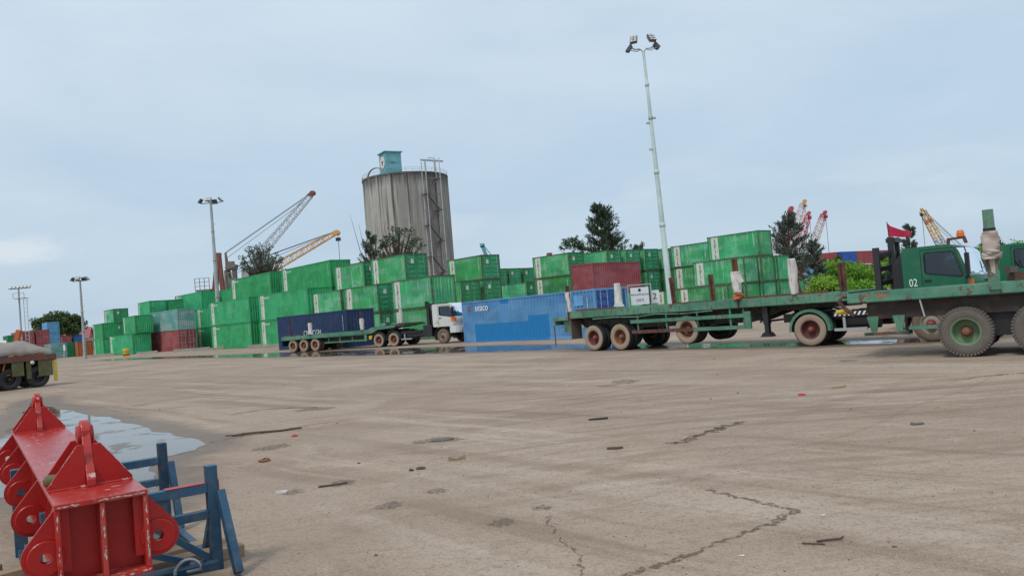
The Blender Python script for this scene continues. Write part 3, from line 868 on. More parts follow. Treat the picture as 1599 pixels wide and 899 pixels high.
far_stack(-78.7, 140.6, P20PD, ['green_deep'], YF, ['small green container left of the orange-brown one by the lamp pole'])
far_stack(-76.4, 139.8, P20P, ['orange_box'], YF, ['orange-brown container at the foot of the thin lamp pole'])
far_stack(-130.0, 230, P20PD, ['maroon_box', 'maroon_box'], YF, ['lower maroon container under the pink roof', 'upper maroon container against the pink roof'])
far_stack(-127.3, 231.5, P20PD, ['blue_far', 'blue_door'], YF, ['lower blue container under the pink roof edge', 'blue-grey container under the pink roof edge by the pole'])

rowcols = [['red_box', 'red_box', 'blue_door'], ['red_box', 'maroon_box', 'red_box'], ['maroon_box', 'red_box', 'magenta_box'], ['red_box', 'maroon_box', 'magenta_box']]
ub = Vector((math.cos(R(38)), math.sin(R(38))))
for k in range(4):
    z = 0
    for i, cn in enumerate(rowcols[k]):
        nm = {'blue_door': 'dark blue', 'red_box': 'red', 'maroon_box': 'maroon', 'magenta_box': 'magenta'}[cn]
        o = put(P20P, (0, 0), 0, z, f'{nm} container, {ORD[3][i]} of the {("left", "second", "third", "right")[k]} column in the distant red block')
        recolour(o, cn)
        p = Vector((66.9, 162)) + ub * (3.1 + k * 6.2) + Vector((-ub.y, ub.x)) * 1.22
        o.location = (p.x, p.y, z); o.rotation_euler = (0, 0, R(38)); z += 2.8
for k, (cn, nm) in enumerate((('blue_far', 'bright blue'), ('blue_far', 'bright blue'), ('red_box', 'red'))):
    o = put(P20P, (0, 0), 0, 0, f'{nm} container, {ORD[3][k]} of the left face of the distant red block')
    recolour(o, cn)
    o.location = (63.2, 163.4, k * 2.8); o.rotation_euler = (0, 0, R(-10))

for p in PROTOS:
    assert p.name in USED, p.name

# concrete sleepers and drum at the foot of the stacks
GB = 'concrete sleepers along the foot of the green stacks'
for i, (x, y, ln, lab) in enumerate(((-62.0, 119.0, 4.5, 'long concrete sleeper at the left end of the container row'),
                                     (-48.8, 106.0, 2.6, 'concrete sleeper right of the yellow drum'),
                                     (-43.0, 103.6, 2.4, 'concrete sleeper in front of the maroon container end'),
                                     (-40.0, 101.8, 2.2, 'concrete sleeper under the maroon container doors'),
                                     (-35.2, 98.0, 2.8, 'concrete sleeper at the foot of the clean green pair'),
                                     (-29.2, 89.6, 1.5, 'short concrete sleeper below the weathered long container'),
                                     (-24.6, 82.0, 3.2, 'concrete sleeper left of the navy container'))):
    b = MB(); b.prism([(-ln / 2, 0), (ln / 2, 0), (ln / 2, .26), (ln / 2 - .12, .36), (-ln / 2 + .12, .36), (-ln / 2, .26)], -.22, .22)
    o = b.build('concrete_sleeper', 'concrete'); o.location = (x, y, 0); o.rotation_euler = (0, 0, R(14)); tag(o, lab, 'concrete block', GB)
b = MB(); b.lathe([(0, 0), (.42, 0), (.42, .3), (.45, .32), (.42, .34), (.42, .62), (.45, .64), (.42, .66), (.42, .98), (.38, 1.0), (.38, .97), (0, .97)], axis='Z', n=20)
o = b.build('oil_drum', 'yellow_paint'); o.location = (-51.3, 105.4, 0); tag(o, 'yellow drum on the ground in front of the green containers', 'drum')


# ------------------------------------------------------------------ wheels
def wheel(parent, c, side=-1, rad=.5, wid=.27, tyre='dusty_rubber', tread='dark_rubber', rim='rim_rust', hub='rim_rust', deep=True, knob=0, rimr=.56, n=32):
    """c: centre; side: -1 outer face towards -y. Deep = outer of a dual pair (dished rim)"""
    cx, cy, cz = c; s = side; hw = wid / 2
    rr = rad * rimr
    pr = [(rr, .42 * wid * -1), (rr + .02, -hw * .95), (rad * .78, -hw), (rad * .93, -hw * .92), (rad * .985, -hw * .72), (rad, -hw * .3), (rad, hw * .3),
          (rad * .985, hw * .72), (rad * .93, hw * .92), (rad * .78, hw), (rr + .02, hw * .95), (rr, hw * .8)]
    b = MB()
    b.lathe([(r_, o_ * (-s) if False else o_) for r_, o_ in pr], (0, 0, 0), 'Y', n)
    b.m = []
    k = len(pr) - 1
    for j in range(n):
        for i in range(k):
            b.m.append(1 if 3 <= i <= 6 else 0)
    if knob:
        for j in range(knob):
            a = 2 * math.pi * j / knob
            for sy in (-1, 1):
                rot = Matrix.Rotation(-a, 3, 'Y')
                p = [rot @ Vector((dx, dy, dz)) for dx in (-.021, .021) for dy, dz in ((sy * hw * 1.0, rad * .90), (sy * hw * 1.02, rad * 1.0), (sy * hw * .3, rad * 1.022), (sy * hw * .3, rad * .97))]
                b.add(p, [(0, 1, 2, 3), (7, 6, 5, 4), (0, 4, 5, 1), (1, 5, 6, 2), (2, 6, 7, 3)], 1)
    wh = b.build('wheel', [tyre, tread], parent, loc=(cx, cy, cz))
    d = MB()
    if deep:
        d.lathe([(rr + .015, -hw * .9), (rr - .012, -hw * .95), (rr - .03, -hw * .5), (rr - .05, hw * .5), (rr * .72, hw * .62), (rr * .5, hw * .55), (rr * .42, hw * .5)], n=n)
    else:
        d.lathe([(rr + .015, -hw * .9), (rr - .012, -hw * .95), (rr - .03, -hw * .55), (rr * .8, -hw * .5), (rr * .62, -hw * .95), (rr * .42, -hw * 1.02), (rr * .36, -hw * .98)], n=n)
    if s > 0: d.v = [(x, -y, z) for x, y, z in d.v]
    d.build('rim', rim, wh)
    e = MB()
    of = (hw * .5 if deep else -hw * .98)
    e.lathe([(rr * .45, of), (rr * .40, of - .05), (rr * .30, of - .07), (rr * .28, of - .16), (rr * .2, of - .185), (0, of - .185)], n=16)
    for j in range(10):
        a = 2 * math.pi * j / 10
        e.tube([(rr * .36 * math.cos(a), of + .01, rr * .36 * math.sin(a)), (rr * .36 * math.cos(a), of - .085, rr * .36 * math.sin(a))], .016, 6)
    if s > 0: e.v = [(x, -y, z) for x, y, z in e.v]
    e.build('hub', hub, wh)
    return wh


def wrap(parent, x, y, z0, z1, r, mat='cloth_white', seed=0, flare=0.0):
    """cloth wound round a stake"""
    rnd = random.Random(seed); vs = []; n = 20; k = 22
    for i in range(k + 1):
        t = i / k; z = z0 + (z1 - z0) * t
        for j in range(n):
            a = 2 * math.pi * j / n + t * 1.3
            rr = r * (1 + .16 * math.sin(2 * a + 5 * t + seed) + .06 * math.sin(13 * t + 2 * a + seed) + .05 * math.sin(3 * a - 9 * t) + rnd.uniform(-.04, .04)) * (1 + flare * (1 - t) ** 2)
            vs.append((x + rr * math.cos(a), y + rr * math.sin(a), z + rnd.uniform(-.006, .006)))
    fs = [(i * n + j, i * n + (j + 1) % n, (i + 1) * n + (j + 1) % n, (i + 1) * n + j) for i in range(k) for j in range(n)] + [tuple(range(n))[::-1], tuple(range(k * n, k * n + n))]
    return MB().add(vs, fs, 0, True).build('cloth_wrap', mat, parent)


def stake(parent, x, y, z0, h, wd=.1, mat='rusty_steel', lean=0.0, w=None, wmat='cloth_white', seed=0, flare=0.0, wr=.12):
    b = MB(); top = (x + lean, y, z0 + h)
    # channel section: web and two flanges
    for dx, dw in ((0, wd),):
        b.bar((x, y - wd * .4, z0), (top[0], y - wd * .4, top[2]), wd, .02)
    b.bar((x - wd * .45, y, z0), (top[0] - wd * .45, y, top[2]), .02, wd * .8)
    b.bar((x + wd * .45, y, z0), (top[0] + wd * .45, y, top[2]), .02, wd * .8)
    s = b.build('stake', mat, parent)
    if w: 
        xm = x + lean * (w[0] + w[1]) / 2 / h
        wrap(s, xm, y, z0 + w[0], z0 + w[1], wr, wmat, seed, flare)
    return s


# ------------------------------------------------------------------ the long green flatbed trailer
u49 = Vector((math.cos(R(-49)), math.sin(R(-49)))); v49 = Vector((-u49.y, u49.x))
P = Vector((2.87, 30.67)) + v49 * 1.22
T = thing('flatbed_trailer', 'long green flatbed trailer with rusty stakes, hitched to the dark green tractor', 'trailer', (P.x, P.y, 0), R(-49))
D0, D1, ZD = -1.15, 10.25, 1.55
NY = -1.23                                      # near side
b = MB()
xx = D0
i = 0
while xx < D1 - .05:                             # deck plates laid one after another
    x1 = min(xx + 1.52, D1)
    MB().b2(xx + .006, x1 - .006, NY + .06, 1.17, ZD - .05, ZD - .006 + .004 * (i % 2)).build('deck_plate', 'trailer_green', T)
    xx = x1; i += 1
r = MB()
for sy in (-1, 1):
    r.b2(D0, D1, sy * 1.23 - (.06 if sy > 0 else 0), sy * 1.23 + (.06 if sy < 0 else 0), ZD - .25, ZD + .012)
    r.b2(D0, D1, sy * 1.23 - (.10 if sy > 0 else -.02), sy * 1.23 + (.10 if sy < 0 else -.02), ZD - .27, ZD - .252)
k = D0 + .3
while k < D1:
    r.box((k, NY - .006, ZD - .12), (.012, .012, .22)); k += .55
r.build('side_rail', 'trailer_green', T)
e = MB(); e.b2(D0 - .001, D0 + .12, -1.16, 1.16, ZD - .36, ZD + .004); e.build('rear_bumper', 'rusty_steel', T)
e = MB(); e.b2(D0 - 1.0, D0 - .01, -1.1, 1.1, ZD - .32, ZD - .2); e.b2(D0 - .98, D0 - .9, -1.1, 1.1, ZD - .5, ZD - .33)
e.b2(D0 - .6, D0 - .2, -.9, -.7, .75, ZD - .33); e.b2(D0 - .6, D0 - .2, .7, .9, .75, ZD - .33); e.build('tail_lip', 'trailer_green', T)
e = MB(); e.b2(D0 - .99, D0 - .96, -1.1, -1.07, .2, ZD - .5); e.build('tail_pin', 'rusty_steel', T)
g = MB()
for sy in (-.5, .5):
    g.prism([(D0, ZD - .08), (D1, ZD - .08), (D1, ZD - .42), (7.7, ZD - .45), (6.7, ZD - .75), (D0 + .4, ZD - .75), (D0, ZD - .5)], sy - .05, sy + .05)
    g.b2(D0 + .4, 6.6, sy - .11, sy + .11, ZD - .77, ZD - .752)
k = D0 + .5
while k < D1: g.b2(k - .04, k + .04, -1.15, -.56, ZD - .2, ZD - .08); g.b2(k - .04, k + .04, .56, 1.15, ZD - .2, ZD - .08); g.b2(k - .04, k + .04, -.44, .44, ZD - .24, ZD - .08); k += 1.1
g.build('chassis_beam', 'trailer_dark', T)
MB().b2(D0 + .06, D0 + .10, -1.2, -.62, .48, ZD - .27).build('mud_flap', 'brown_rubber', T)
MB().b2(D0 + .06, D0 + .10, .62, 1.2, .48, ZD - .27).build('mud_flap', 'brown_rubber', T)
for x, zc_, ty in ((.08, .5, 'dusty_rubber'), (1.42, .5, 'dusty_rubber'), (4.45, .66, 'dusty_rubber')):
    wheel(T, (x, -1.06, zc_), -1, .5, .27, ty, 'dark_rubber', 'rim_red' if x < 1 else 'rim_rust', 'hub_red' if x < 1 else 'rim_rust')
    wheel(T, (x, -.74, zc_), -1, .5, .27, 'dark_rubber', 'dark_rubber')
    wheel(T, (x, .74, zc_), 1, .5, .27, 'dark_rubber', 'dark_rubber')
    wheel(T, (x, 1.06, zc_), 1, .5, .27, 'dark_rubber', 'dark_rubber')
    ax = MB(); ax.tube([(x, -1.05, zc_), (x, 1.05, zc_)], .09, 8); ax.box((x, -.5, zc_ + .15), (1.0, .09, .12)); ax.box((x, .5, zc_ + .15), (1.0, .09, .12))
    ax.build('axle', 'black_steel', T)
# side guard: two rails, hangers and the front plate
for z, x0, x1, mt_ in ((1.03, 2.0, 6.75, 'trailer_green'), (.66, 2.05, 4.75, 'rusty_steel'), (.66, 4.75, 6.75, 'trailer_green')):
    gbar = MB(); gbar.bar((x0, -1.19, z), (x1, -1.19, z + .004), .05, .12); gbar.build('guard_rail', mt_, T)
for x in (2.3, 3.6, 4.9, 6.2, 6.7):
    MB().b2(x - .03, x + .03, -1.16, -1.11, .6, ZD - .27).build('guard_hanger', 'trailer_green', T)
MB().b2(6.76, 6.98, -1.215, -1.15, .60, 1.16).build('guard_plate', 'trailer_green', T)
MB().tube([(.2, -1.26, 1.22), (1.3, -1.27, 1.24), (2.4, -1.26, 1.2), (3.2, -1.27, 1.26), (4.4, -1.26, 1.21), (5.6, -1.26, 1.25)], .022, 6).build('pipe', 'trailer_green', T)
for sy in (-1, 1):
    lg_ = MB(); x = 7.4
    lg_.b2(x - .09, x + .09, sy * .95 - .09, sy * .95 + .09, .72, ZD - .28); lg_.b2(x - .07, x + .07, sy * .95 - .07, sy * .95 + .07, .42, .72)
    lg_.prism([(x - .2, .32), (x + .2, .32), (x + .08, .46), (x - .08, .46)], sy * .95 - .15, sy * .95 + .15)
    lg_.build('landing_leg', 'black_steel', T)
br = MB()
br.bar((5.2, -.9, .75), (7.3, .9, 1.15), .05); br.bar((6.0, .9, .7), (7.4, -.9, .95), .05); br.bar((7.4, -.86, .8), (7.4, .86, .8), .06)
br.b2(5.0, 6.2, -.5, .5, .78, 1.05); br.build('brace', 'black_steel', T)
# stakes
stake(T, -1.08, NY + .02, ZD - .3, 1.33, .12, 'rusty_steel', 0, (.30, 1.08), seed=1, wr=.10)
stake(T, -.55, 1.12, ZD, 1.02, .08, 'rusty_steel', 0, (.02, 1.0), seed=2, flare=1.2, wr=.11)
stake(T, 4.0, NY + .1, ZD, .93, .12, 'rusty_steel', -.06)
stake(T, 5.6, NY + .1, ZD, .90, .12, 'rusty_steel', -.04)
stake(T, 6.62, NY + .03, ZD - .26, 1.58, .13, 'red_brown', -.06, (.48, 1.16), seed=3, wr=.15)
wrap(T, 6.62, NY + .02, ZD + .02, ZD + .2, .16, 'straw_orange', 5).name = 'strap'
stake(T, 8.55, NY + .1, ZD, 1.1, .13, 'galvanised', -.05, (.03, 1.12), seed=4, wr=.12)
stake(T, 7.5, .95, ZD, 1.02, .14, 'rusty_steel', -.2)
stake(T, 10.05, NY + .12, ZD, .85, .14, 'rusty_steel', 0)
MB().b2(4.0, 5.6, NY + .05, NY + .13, ZD + .008, ZD + .05).build('lashing_beam', 'rusty_steel', T)
MB().b2(6.8, 9.6, NY + .05, NY + .16, ZD + .008, ZD + .07).build('lashing_beam', 'red_brown', T)
MB().b2(-1.0, 1.0, NY + .3, NY + .42, ZD + .008, ZD + .07).build('lashing_beam', 'red_brown', T)
# cloth flap blowing off the fourth stake
MB().add([(6.6, NY - .1, ZD + .86), (6.85, NY - .14, ZD + .80), (6.98, NY - .16, ZD + .56), (6.8, NY - .13, ZD + .52), (6.66, NY - .1, ZD + .66)], [(0, 1, 2, 3, 4)]).build('cloth_flap', 'cloth_white', T)


# ------------------------------------------------------------------ truck cabs
def panel_with_hole(outer, holes, y, th, name, mat, parent):
    """flat side panel (x,z outline) with window holes, given thickness"""
    bm = bmesh.new(); es = []
    for poly in [outer] + holes:
        vs = [bm.verts.new((a, y, b)) for a, b in poly]
        es += [bm.edges.new((vs[i], vs[(i + 1) % len(vs)])) for i in range(len(vs))]
    bmesh.ops.triangle_fill(bm, edges=es, use_beauty=True)
    ex = bmesh.ops.extrude_face_region(bm, geom=list(bm.faces))
    for q in ex['geom']:
        if isinstance(q, bmesh.types.BMVert): q.co.y += th
    bmesh.ops.recalc_face_normals(bm, faces=bm.faces)
    me = bpy.data.meshes.new(name); bm.to_mesh(me); bm.free(); me.materials.append(MATS[mat])
    return link(name, me, parent)


def rounded(poly, r=.07, n=4):
    out = []; k = len(poly)
    for i in range(k):
        p, a, b = Vector(poly[i]), Vector(poly[i - 1]), Vector(poly[(i + 1) % k])
        da, db = (a - p), (b - p); rr = min(r, da.length * .45, db.length * .45)
        s, e = p + da.normalized() * rr, p + db.normalized() * rr
        for j in range(n + 1):
            t = j / n
            q = s * (1 - t) ** 2 + p * 2 * t * (1 - t) + e * t * t
            out.append((q.x, q.y))
    return out


def cab(T, x0, ln, z0, z1, wd, mat, number=None, detail=True, window=None):
    """forward is +x; near side is -y"""
    x1 = x0 + ln - .31; BUL = .31; hw = wd / 2
    bul = lambda y: BUL * (1 - (abs(y) / hw) ** 2.6)
    prof = rounded([(x0, z0), (x1 - .10, z0), (x1 + .02, z0 + .40), (x1 - .01, z0 + .62), (x1 - .24, z1 - .14), (x1 - .42, z1), (x0 + .06, z1), (x0, z1 - .12)], .12, 4)
    wz0, wz1 = z0 + .66, z1 - .19
    win = rounded([(x0 + .56, wz0 + .10), (x1 - .17, wz0 - .06), (x1 - .36, wz1), (x0 + .57, wz1 + .01)], .07, 3)
    # wheel arch cut into the lower edge belongs to the side panel outline
    for sy in (-1, 1):
        panel_with_hole(prof, [win], sy * hw, -.05 * sy, 'side_panel', mat, T)
        g = MB(); g.prism(win, sy * (hw - .025), sy * (hw - .030)); g.build('side_window', 'glass_dark', T)
    # shell strip along the profile, leaving the windscreen open
    k = len(prof); sh = MB(); ws = MB()
    for i in range(k):
        a, c_ = prof[i], prof[(i + 1) % k]
        mid = ((a[0] + c_[0]) / 2, (a[1] + c_[1]) / 2)
        isw = mid[0] > x1 - .30 and z0 + .60 < mid[1] < z1 - .12
        frontish = mid[0] > x1 - .5
        ns = 12; tgt = ws if isw else sh
        edge = hw - .001
        ys_ = [edge * (-1 + 2 * q / ns) for q in range(ns + 1)]
        for q in range(ns):
            ya, yb = ys_[q], ys_[q + 1]
            wa_ = max(0, min(1, (a[0] - (x1 - .5)) / .3)); wb_ = max(0, min(1, (c_[0] - (x1 - .5)) / .3))
            quad = [(a[0] + bul(ya) * wa_, ya, a[1]), (c_[0] + bul(ya) * wb_, ya, c_[1]), (c_[0] + bul(yb) * wb_, yb, c_[1]), (a[0] + bul(yb) * wa_, yb, a[1])]
            tgt.add(quad, [(0, 1, 2, 3)], 0, isw)
    shell = sh.build('cab_shell', mat, T)
    ws.build('windscreen', 'glass_clear', T)
    # seams of the door, proud frame round the window
    kk = len(win)
    for sy in (-1, 1):
        dl = MB(); y_ = sy * (hw + .002)
        for a, c_ in (((x0 + .48, z0 + .05), (x0 + .48, z1 - .10)), ((x0 + .48, z1 - .10), (x1 - .33, z1 - .10)), ((x1 - .33, z1 - .10), (x1 - .12, wz0 - .1)), ((x1 - .12, wz0 - .1), (x1 - .10, z0 + .05))):
            dl.bar((a[0], y_, a[1]), (c_[0], y_, c_[1]), .012, .014)
        dl.build('door_seam', 'black_paint', T)
        wf = MB()
        for i in range(kk):
            a, c_ = win[i], win[(i + 1) % kk]
            wf.bar((a[0], sy * (hw + .004), a[1]), (c_[0], sy * (hw + .004), c_[1]), .02, .03)
        wf.build('window_seal', 'black_paint', T)
    MB().box((x0 + .62, -hw - .014, wz0 - .1), (.17, .03, .05)).build('door_handle', 'black_paint', T)
    MB().box((x0 + .62, hw + .014, wz0 - .1), (.17, .03, .05)).build('door_handle', 'black_paint', T)
    # visor reflection strip is the upper tinted band of the door glass
    # mirror on a bent arm
    for sy in (-1, 1):
        mr = MB(); y_ = sy * (hw + .16)
        mr.tube([(x1 - .3, sy * (hw - .02), z1 - .1), (x1 - .06, y_, z1 - .12), (x1 - .0, y_, z1 - .4), (x1 + .0, y_, wz0 + .0), (x1 - .1, sy * hw, wz0 - .1)], .018, 6)
        mr.box((x1 - .02, y_, wz0 + .36), (.10, .2, .40)); mr.box((x1 - .02, y_, wz0 + .07), (.10, .2, .18))
        mr.build('wing_mirror', 'black_paint', T)
    for sy in (-.5, .4): MB().bar((x1 + .02 + bul(sy), sy, z0 + .66), (x1 - .06 + bul(sy + .3), sy + .3, z0 + 1.02), .02).build('wiper', 'black_paint', T)
    bp_ = MB(); bp_.prism([(x1 - .45, -hw), (x1 + .02, -hw), (x1 + .2, -hw * .85), (x1 + .36, -hw * .5), (x1 + .38, hw * .5), (x1 + .2, hw * .85), (x1 + .02, hw), (x1 - .45, hw)], z0 - .45, z0 + .01, 'Z'); bp_.build('bumper', mat if mat == 'cab_white' else 'cab_green', T, bevel=.03)
    gr_ = MB()
    for i in range(4): gr_.box((x1 + BUL + .02, 0, z0 + .16 + i * .1), (.05, wd * .46, .05))
    gr_.build('grille', 'black_paint', T)
    for sy in (-1, 1): MB().box((x1 + .29, sy * hw * .62, z0 - .2), (.06, .34, .2)).build('headlight', 'lamp_cell', T)
    for sy in (-1, 1): MB().box((x1 + .01, sy * (hw - .06), z0 + .42), (.12, .13, .2)).build('indicator', 'lamp_orange', T)
    # interior
    fl = MB(); fl.b2(x0 + .05, x1 - .1, -hw + .06, hw - .06, z0 + .02, z0 + .08); fl.b2(x1 - .35, x1 - .1, -hw + .06, hw - .06, z0 + .1, z0 + .56); fl.build('dashboard', 'seat_grey', T)
    for sy in (-.55, .55):
        st = MB(); st.b2(x0 + .60, x0 + 1.10, sy - .25, sy + .25, z0 + .35, z0 + .5); st.box((x0 + .57, sy, z0 + .80), (.14, .48, .70), ry=R(-10)); st.build('seat', 'seat_grey', T)
    if number:
        nb = text('number', number, .30, 'text_white', T, (x0 + .25, -hw - .004, z0 + .52), (R(90), 0, 0)); nb.scale = (.72, 1, 1)
    return hw


def tractor(label, pos, hd, mat, number=None, twin=False, full=True, group=None, wheelbase=3.25, roof=2.62, cabx=2.66, cablen=1.95, wr=.5, rims=('rim_red', 'hub_red')):
    T = thing('tractor_truck', label, 'truck', (pos[0], pos[1], 0), R(hd), group)
    cab(T, cabx, cablen, 1.12, roof, 2.4, mat, number)
    ch = MB()
    for sy in (-.42, .42): ch.b2(-1.0, cabx + cablen - .2, sy - .04, sy + .04, .72, .98)
    for x in (-.9, .2, 1.2, 1.9): ch.b2(x - .06, x + .06, -.38, .38, .76, .95)
    ch.b2(cabx + .2, cabx + 1.6, -.38, .38, .6, 1.05)
    ch.build('chassis', 'black_steel', T)
    fwp = MB(); fwp.lathe([(0, 1.16), (.48, 1.16), (.5, 1.10), (.45, 1.05), (0, 1.05)], (-.1, 0, 0), 'Z', 24); fwp.b2(-.45, .25, -.46, .46, .98, 1.06); fwp.build('fifth_wheel', 'black_steel', T)
    axs = [0.0] if not twin else [-1.35, 0.0]
    for x in axs:
        for sy in (-1, 1):
            wheel(T, (x, sy * 1.06, wr), sy, wr, .27, 'dusty_rubber', 'dark_rubber', *rims)
            wheel(T, (x, sy * .74, wr), sy, wr, .27, 'dark_rubber', 'dark_rubber')
        MB().tube([(x, -1, wr), (x, 1, wr)], .1, 8).build('axle', 'black_steel', T)
    for sy in (-1, 1): wheel(T, (wheelbase, sy * 1.02, wr), sy, wr, .28, 'brown_rubber', 'brown_rubber', 'rim_dusty', rims[1], deep=False)
    MB().tube([(wheelbase, -.95, wr), (wheelbase, .95, wr)], .08, 8).build('axle', 'black_steel', T)
    # arched mudguards over the rear wheels
    for sy in (-1, 1):
        for x in axs:
            mg = MB(); n = 12; vs = []
            for i in range(n + 1):
                a = R(-5) + R(190) * i / n
                for rr in (wr + .11, wr + .09):
                    for y_ in (sy * .62, sy * 1.24): vs.append((x - rr * math.cos(a), y_, wr + rr * math.sin(a)))
            fs = []
            for i in range(n):
                o = 4 * i
                fs += [(o, o + 1, o + 5, o + 4), (o + 2, o + 6, o + 7, o + 3), (o + 1, o + 3, o + 7, o + 5), (o, o + 4, o + 6, o + 2)]
            for rim_y in (1.24,):
                pass
            mg.add(vs, fs, 0, True)
            # side lip
            vs2 = []
            for i in range(n + 1):
                a = R(-5) + R(190) * i / n
                for rr in (wr + .11, wr + .03): vs2.append((x - rr * math.cos(a), sy * 1.245, wr + rr * math.sin(a)))
            mg.add(vs2, [(2 * i, 2 * i + 1, 2 * i + 3, 2 * i + 2) for i in range(n)])
            mg.build('mudguard', 'trailer_green' if mat == 'cab_green' else 'black_paint', T)
    # front mudguard
    for sy in (-1, 1):
        mg = MB(); n = 10; vs = []
        for i in range(n + 1):
            a = R(-25) + R(205) * i / n
            for rr, y_ in ((wr + .10, sy * 1.19), (wr + .10, sy * .75), (wr + .16, sy * 1.19)): vs.append((wheelbase - rr * math.cos(a), y_, wr + rr * math.sin(a)))
        for i in range(n):
            o = 3 * i; mg.add([vs[o], vs[o + 1], vs[o + 4], vs[o + 3], vs[o + 2], vs[o + 5]], [(0, 1, 2, 3), (0, 3, 5, 4)], 0, True)
        mg.build('front_mudguard', 'black_paint', T)
    # air intake behind the cab, tank with striped bar, step
    ai = MB()
    ai.prism([(cabx - .30, 1.1), (cabx - .03, 1.1), (cabx - .03, roof - .2), (cabx - .1, roof - .2), (cabx - .30, roof - .45)], -1.0, -.55)
    for i in range(5): ai.box((cabx - .28 + i * .055, -1.006, 1.7), (.018, .016, 1.0))
    ai.build('air_intake', 'black_steel', T)
    tk = MB(); tk.tube([(.95, -.82, .72), (1.9, -.82, .72)], .27, 16); tk.tube([(.95, .82, .72), (1.9, .82, .72)], .27, 16); tk.build('fuel_tank', 'black_steel', T)
    sb = MB()
    for i in range(13 if mat == 'cab_green' else 0): sb.prism([(.72 + i * .13, .86), (.78 + i * .13, .86), (.84 + i * .13, .97), (.78 + i * .13, .97)], -1.218, -1.205)
    if sb.v: sb.build('reflector_stripes', 'white_paint', T)
    MB().b2(.7, 2.45, -1.2, -1.16, .83, 1.0).build('guard_bar', 'black_paint', T)
    MB().b2(.7, 1.6, -1.2, -1.1, .42, .50).build('step', 'galvanised', T)
    MB().b2(.95, 1.02, -1.18, -1.1, .5, .83).build('step_hanger', 'galvanised', T)
    return T


hd = -37
hv = Vector((-math.sin(R(hd)), math.cos(R(hd)))); hu = Vector((math.cos(R(hd)), math.sin(R(hd))))
p = Vector((8.75, 23.9)) + hv * 1.2
TR = tractor('dark green tractor truck numbered 02 with driver, hitched to the long flatbed', (p.x, p.y), hd, 'cab_green', '02')
# headache rack of steel slats behind the cab
for x, y_, z0_, z1_ in ((2.0, -1.1, .98, 2.72), (2.26, -.35, .98, 3.02), (2.26, .35, .98, 3.02), (2.0, 1.1, .98, 2.72)):
    MB().box((x, y_, (z0_ + z1_) / 2), (.16, .16, z1_ - z0_)).build('rack_post', 'black_steel', TR)
for z in (1.25, 1.7, 2.1, 2.5):
    MB().bar((2.0, -1.02, z), (2.24, -.44, z + .05), .05, .14).build('rack_slat', 'black_steel', TR)
    MB().bar((2.24, .44, z + .05), (2.0, 1.02, z), .05, .14).build('rack_slat', 'black_steel', TR)
    MB().bar((2.26, -.26, z + .05), (2.26, .26, z + .05), .05, .14).build('rack_slat', 'black_steel', TR)
MB().b2(2.14, 2.40, -.42, .42, 2.86, 2.98).build('rack_slat', 'black_steel', TR)
# beacon bar on the roof
bc = MB(); bc.prism([(3.70, 2.625), (3.78, 2.625), (3.79, 2.74), (4.10, 2.76), (4.14, 2.625), (4.22, 2.625), (4.17, 2.82), (3.72, 2.80)], -.5, -.38); bc.build('beacon_bracket', 'red_brown', TR)
bc = MB(); bc.lathe([(.10, 2.81), (.10, 2.90), (.08, 2.99), (0, 3.0)], (4.06, -.44, 0), 'Z', 14); bc.build('beacon_lamp', 'lamp_orange', TR)
# red flag on a stick on top of the rack
fl = thing('flag', 'small red flag on a stick atop the black rack behind the green cab', 'flag', (0, 0, 0))
q = Vector((p.x, p.y)) + hu * 2.24 + hv * (-.42)
MB().tube([(q.x, q.y, 2.98), (q.x - .02, q.y, 3.46)], .012, 6).build('flag_stick', 'black_steel', fl)
vs = []; n = 6
for i in range(n + 1):
    t = i / n
    for j in range(n + 1):
        s = j / n
        top_ = 3.44 - .30 * t ** .5; bot = 3.02 - .03 * t
        vs.append((q.x + t * .62, q.y + .06 * math.sin(5 * t + s), bot + (top_ - bot) * s + .02 * math.sin(7 * t)))
MB().add(vs, [(i * (n + 1) + j, (i + 1) * (n + 1) + j, (i + 1) * (n + 1) + j + 1, i * (n + 1) + j + 1) for i in range(n) for j in range(n)], 0, True).build('flag_cloth', 'flag_red', fl)


def skin_person(name, joints, edges, mat):
    me = bpy.data.meshes.new(name); me.from_pydata([j[0] for j in joints], edges, [])
    o = link(name, me); me.materials.append(MATS[mat])
    sk = o.modifiers.new('skin', 'SKIN')
    for i, j in enumerate(joints):
        d = o.data.skin_vertices[0].data[i]; d.radius = (j[1], j[1] * (j[2] if len(j) > 2 else 1)); d.use_root = (i == 0)
    sk.use_smooth_shade = True
    ss = o.modifiers.new('sub', 'SUBSURF'); ss.levels = ss.render_levels = 2
    return o


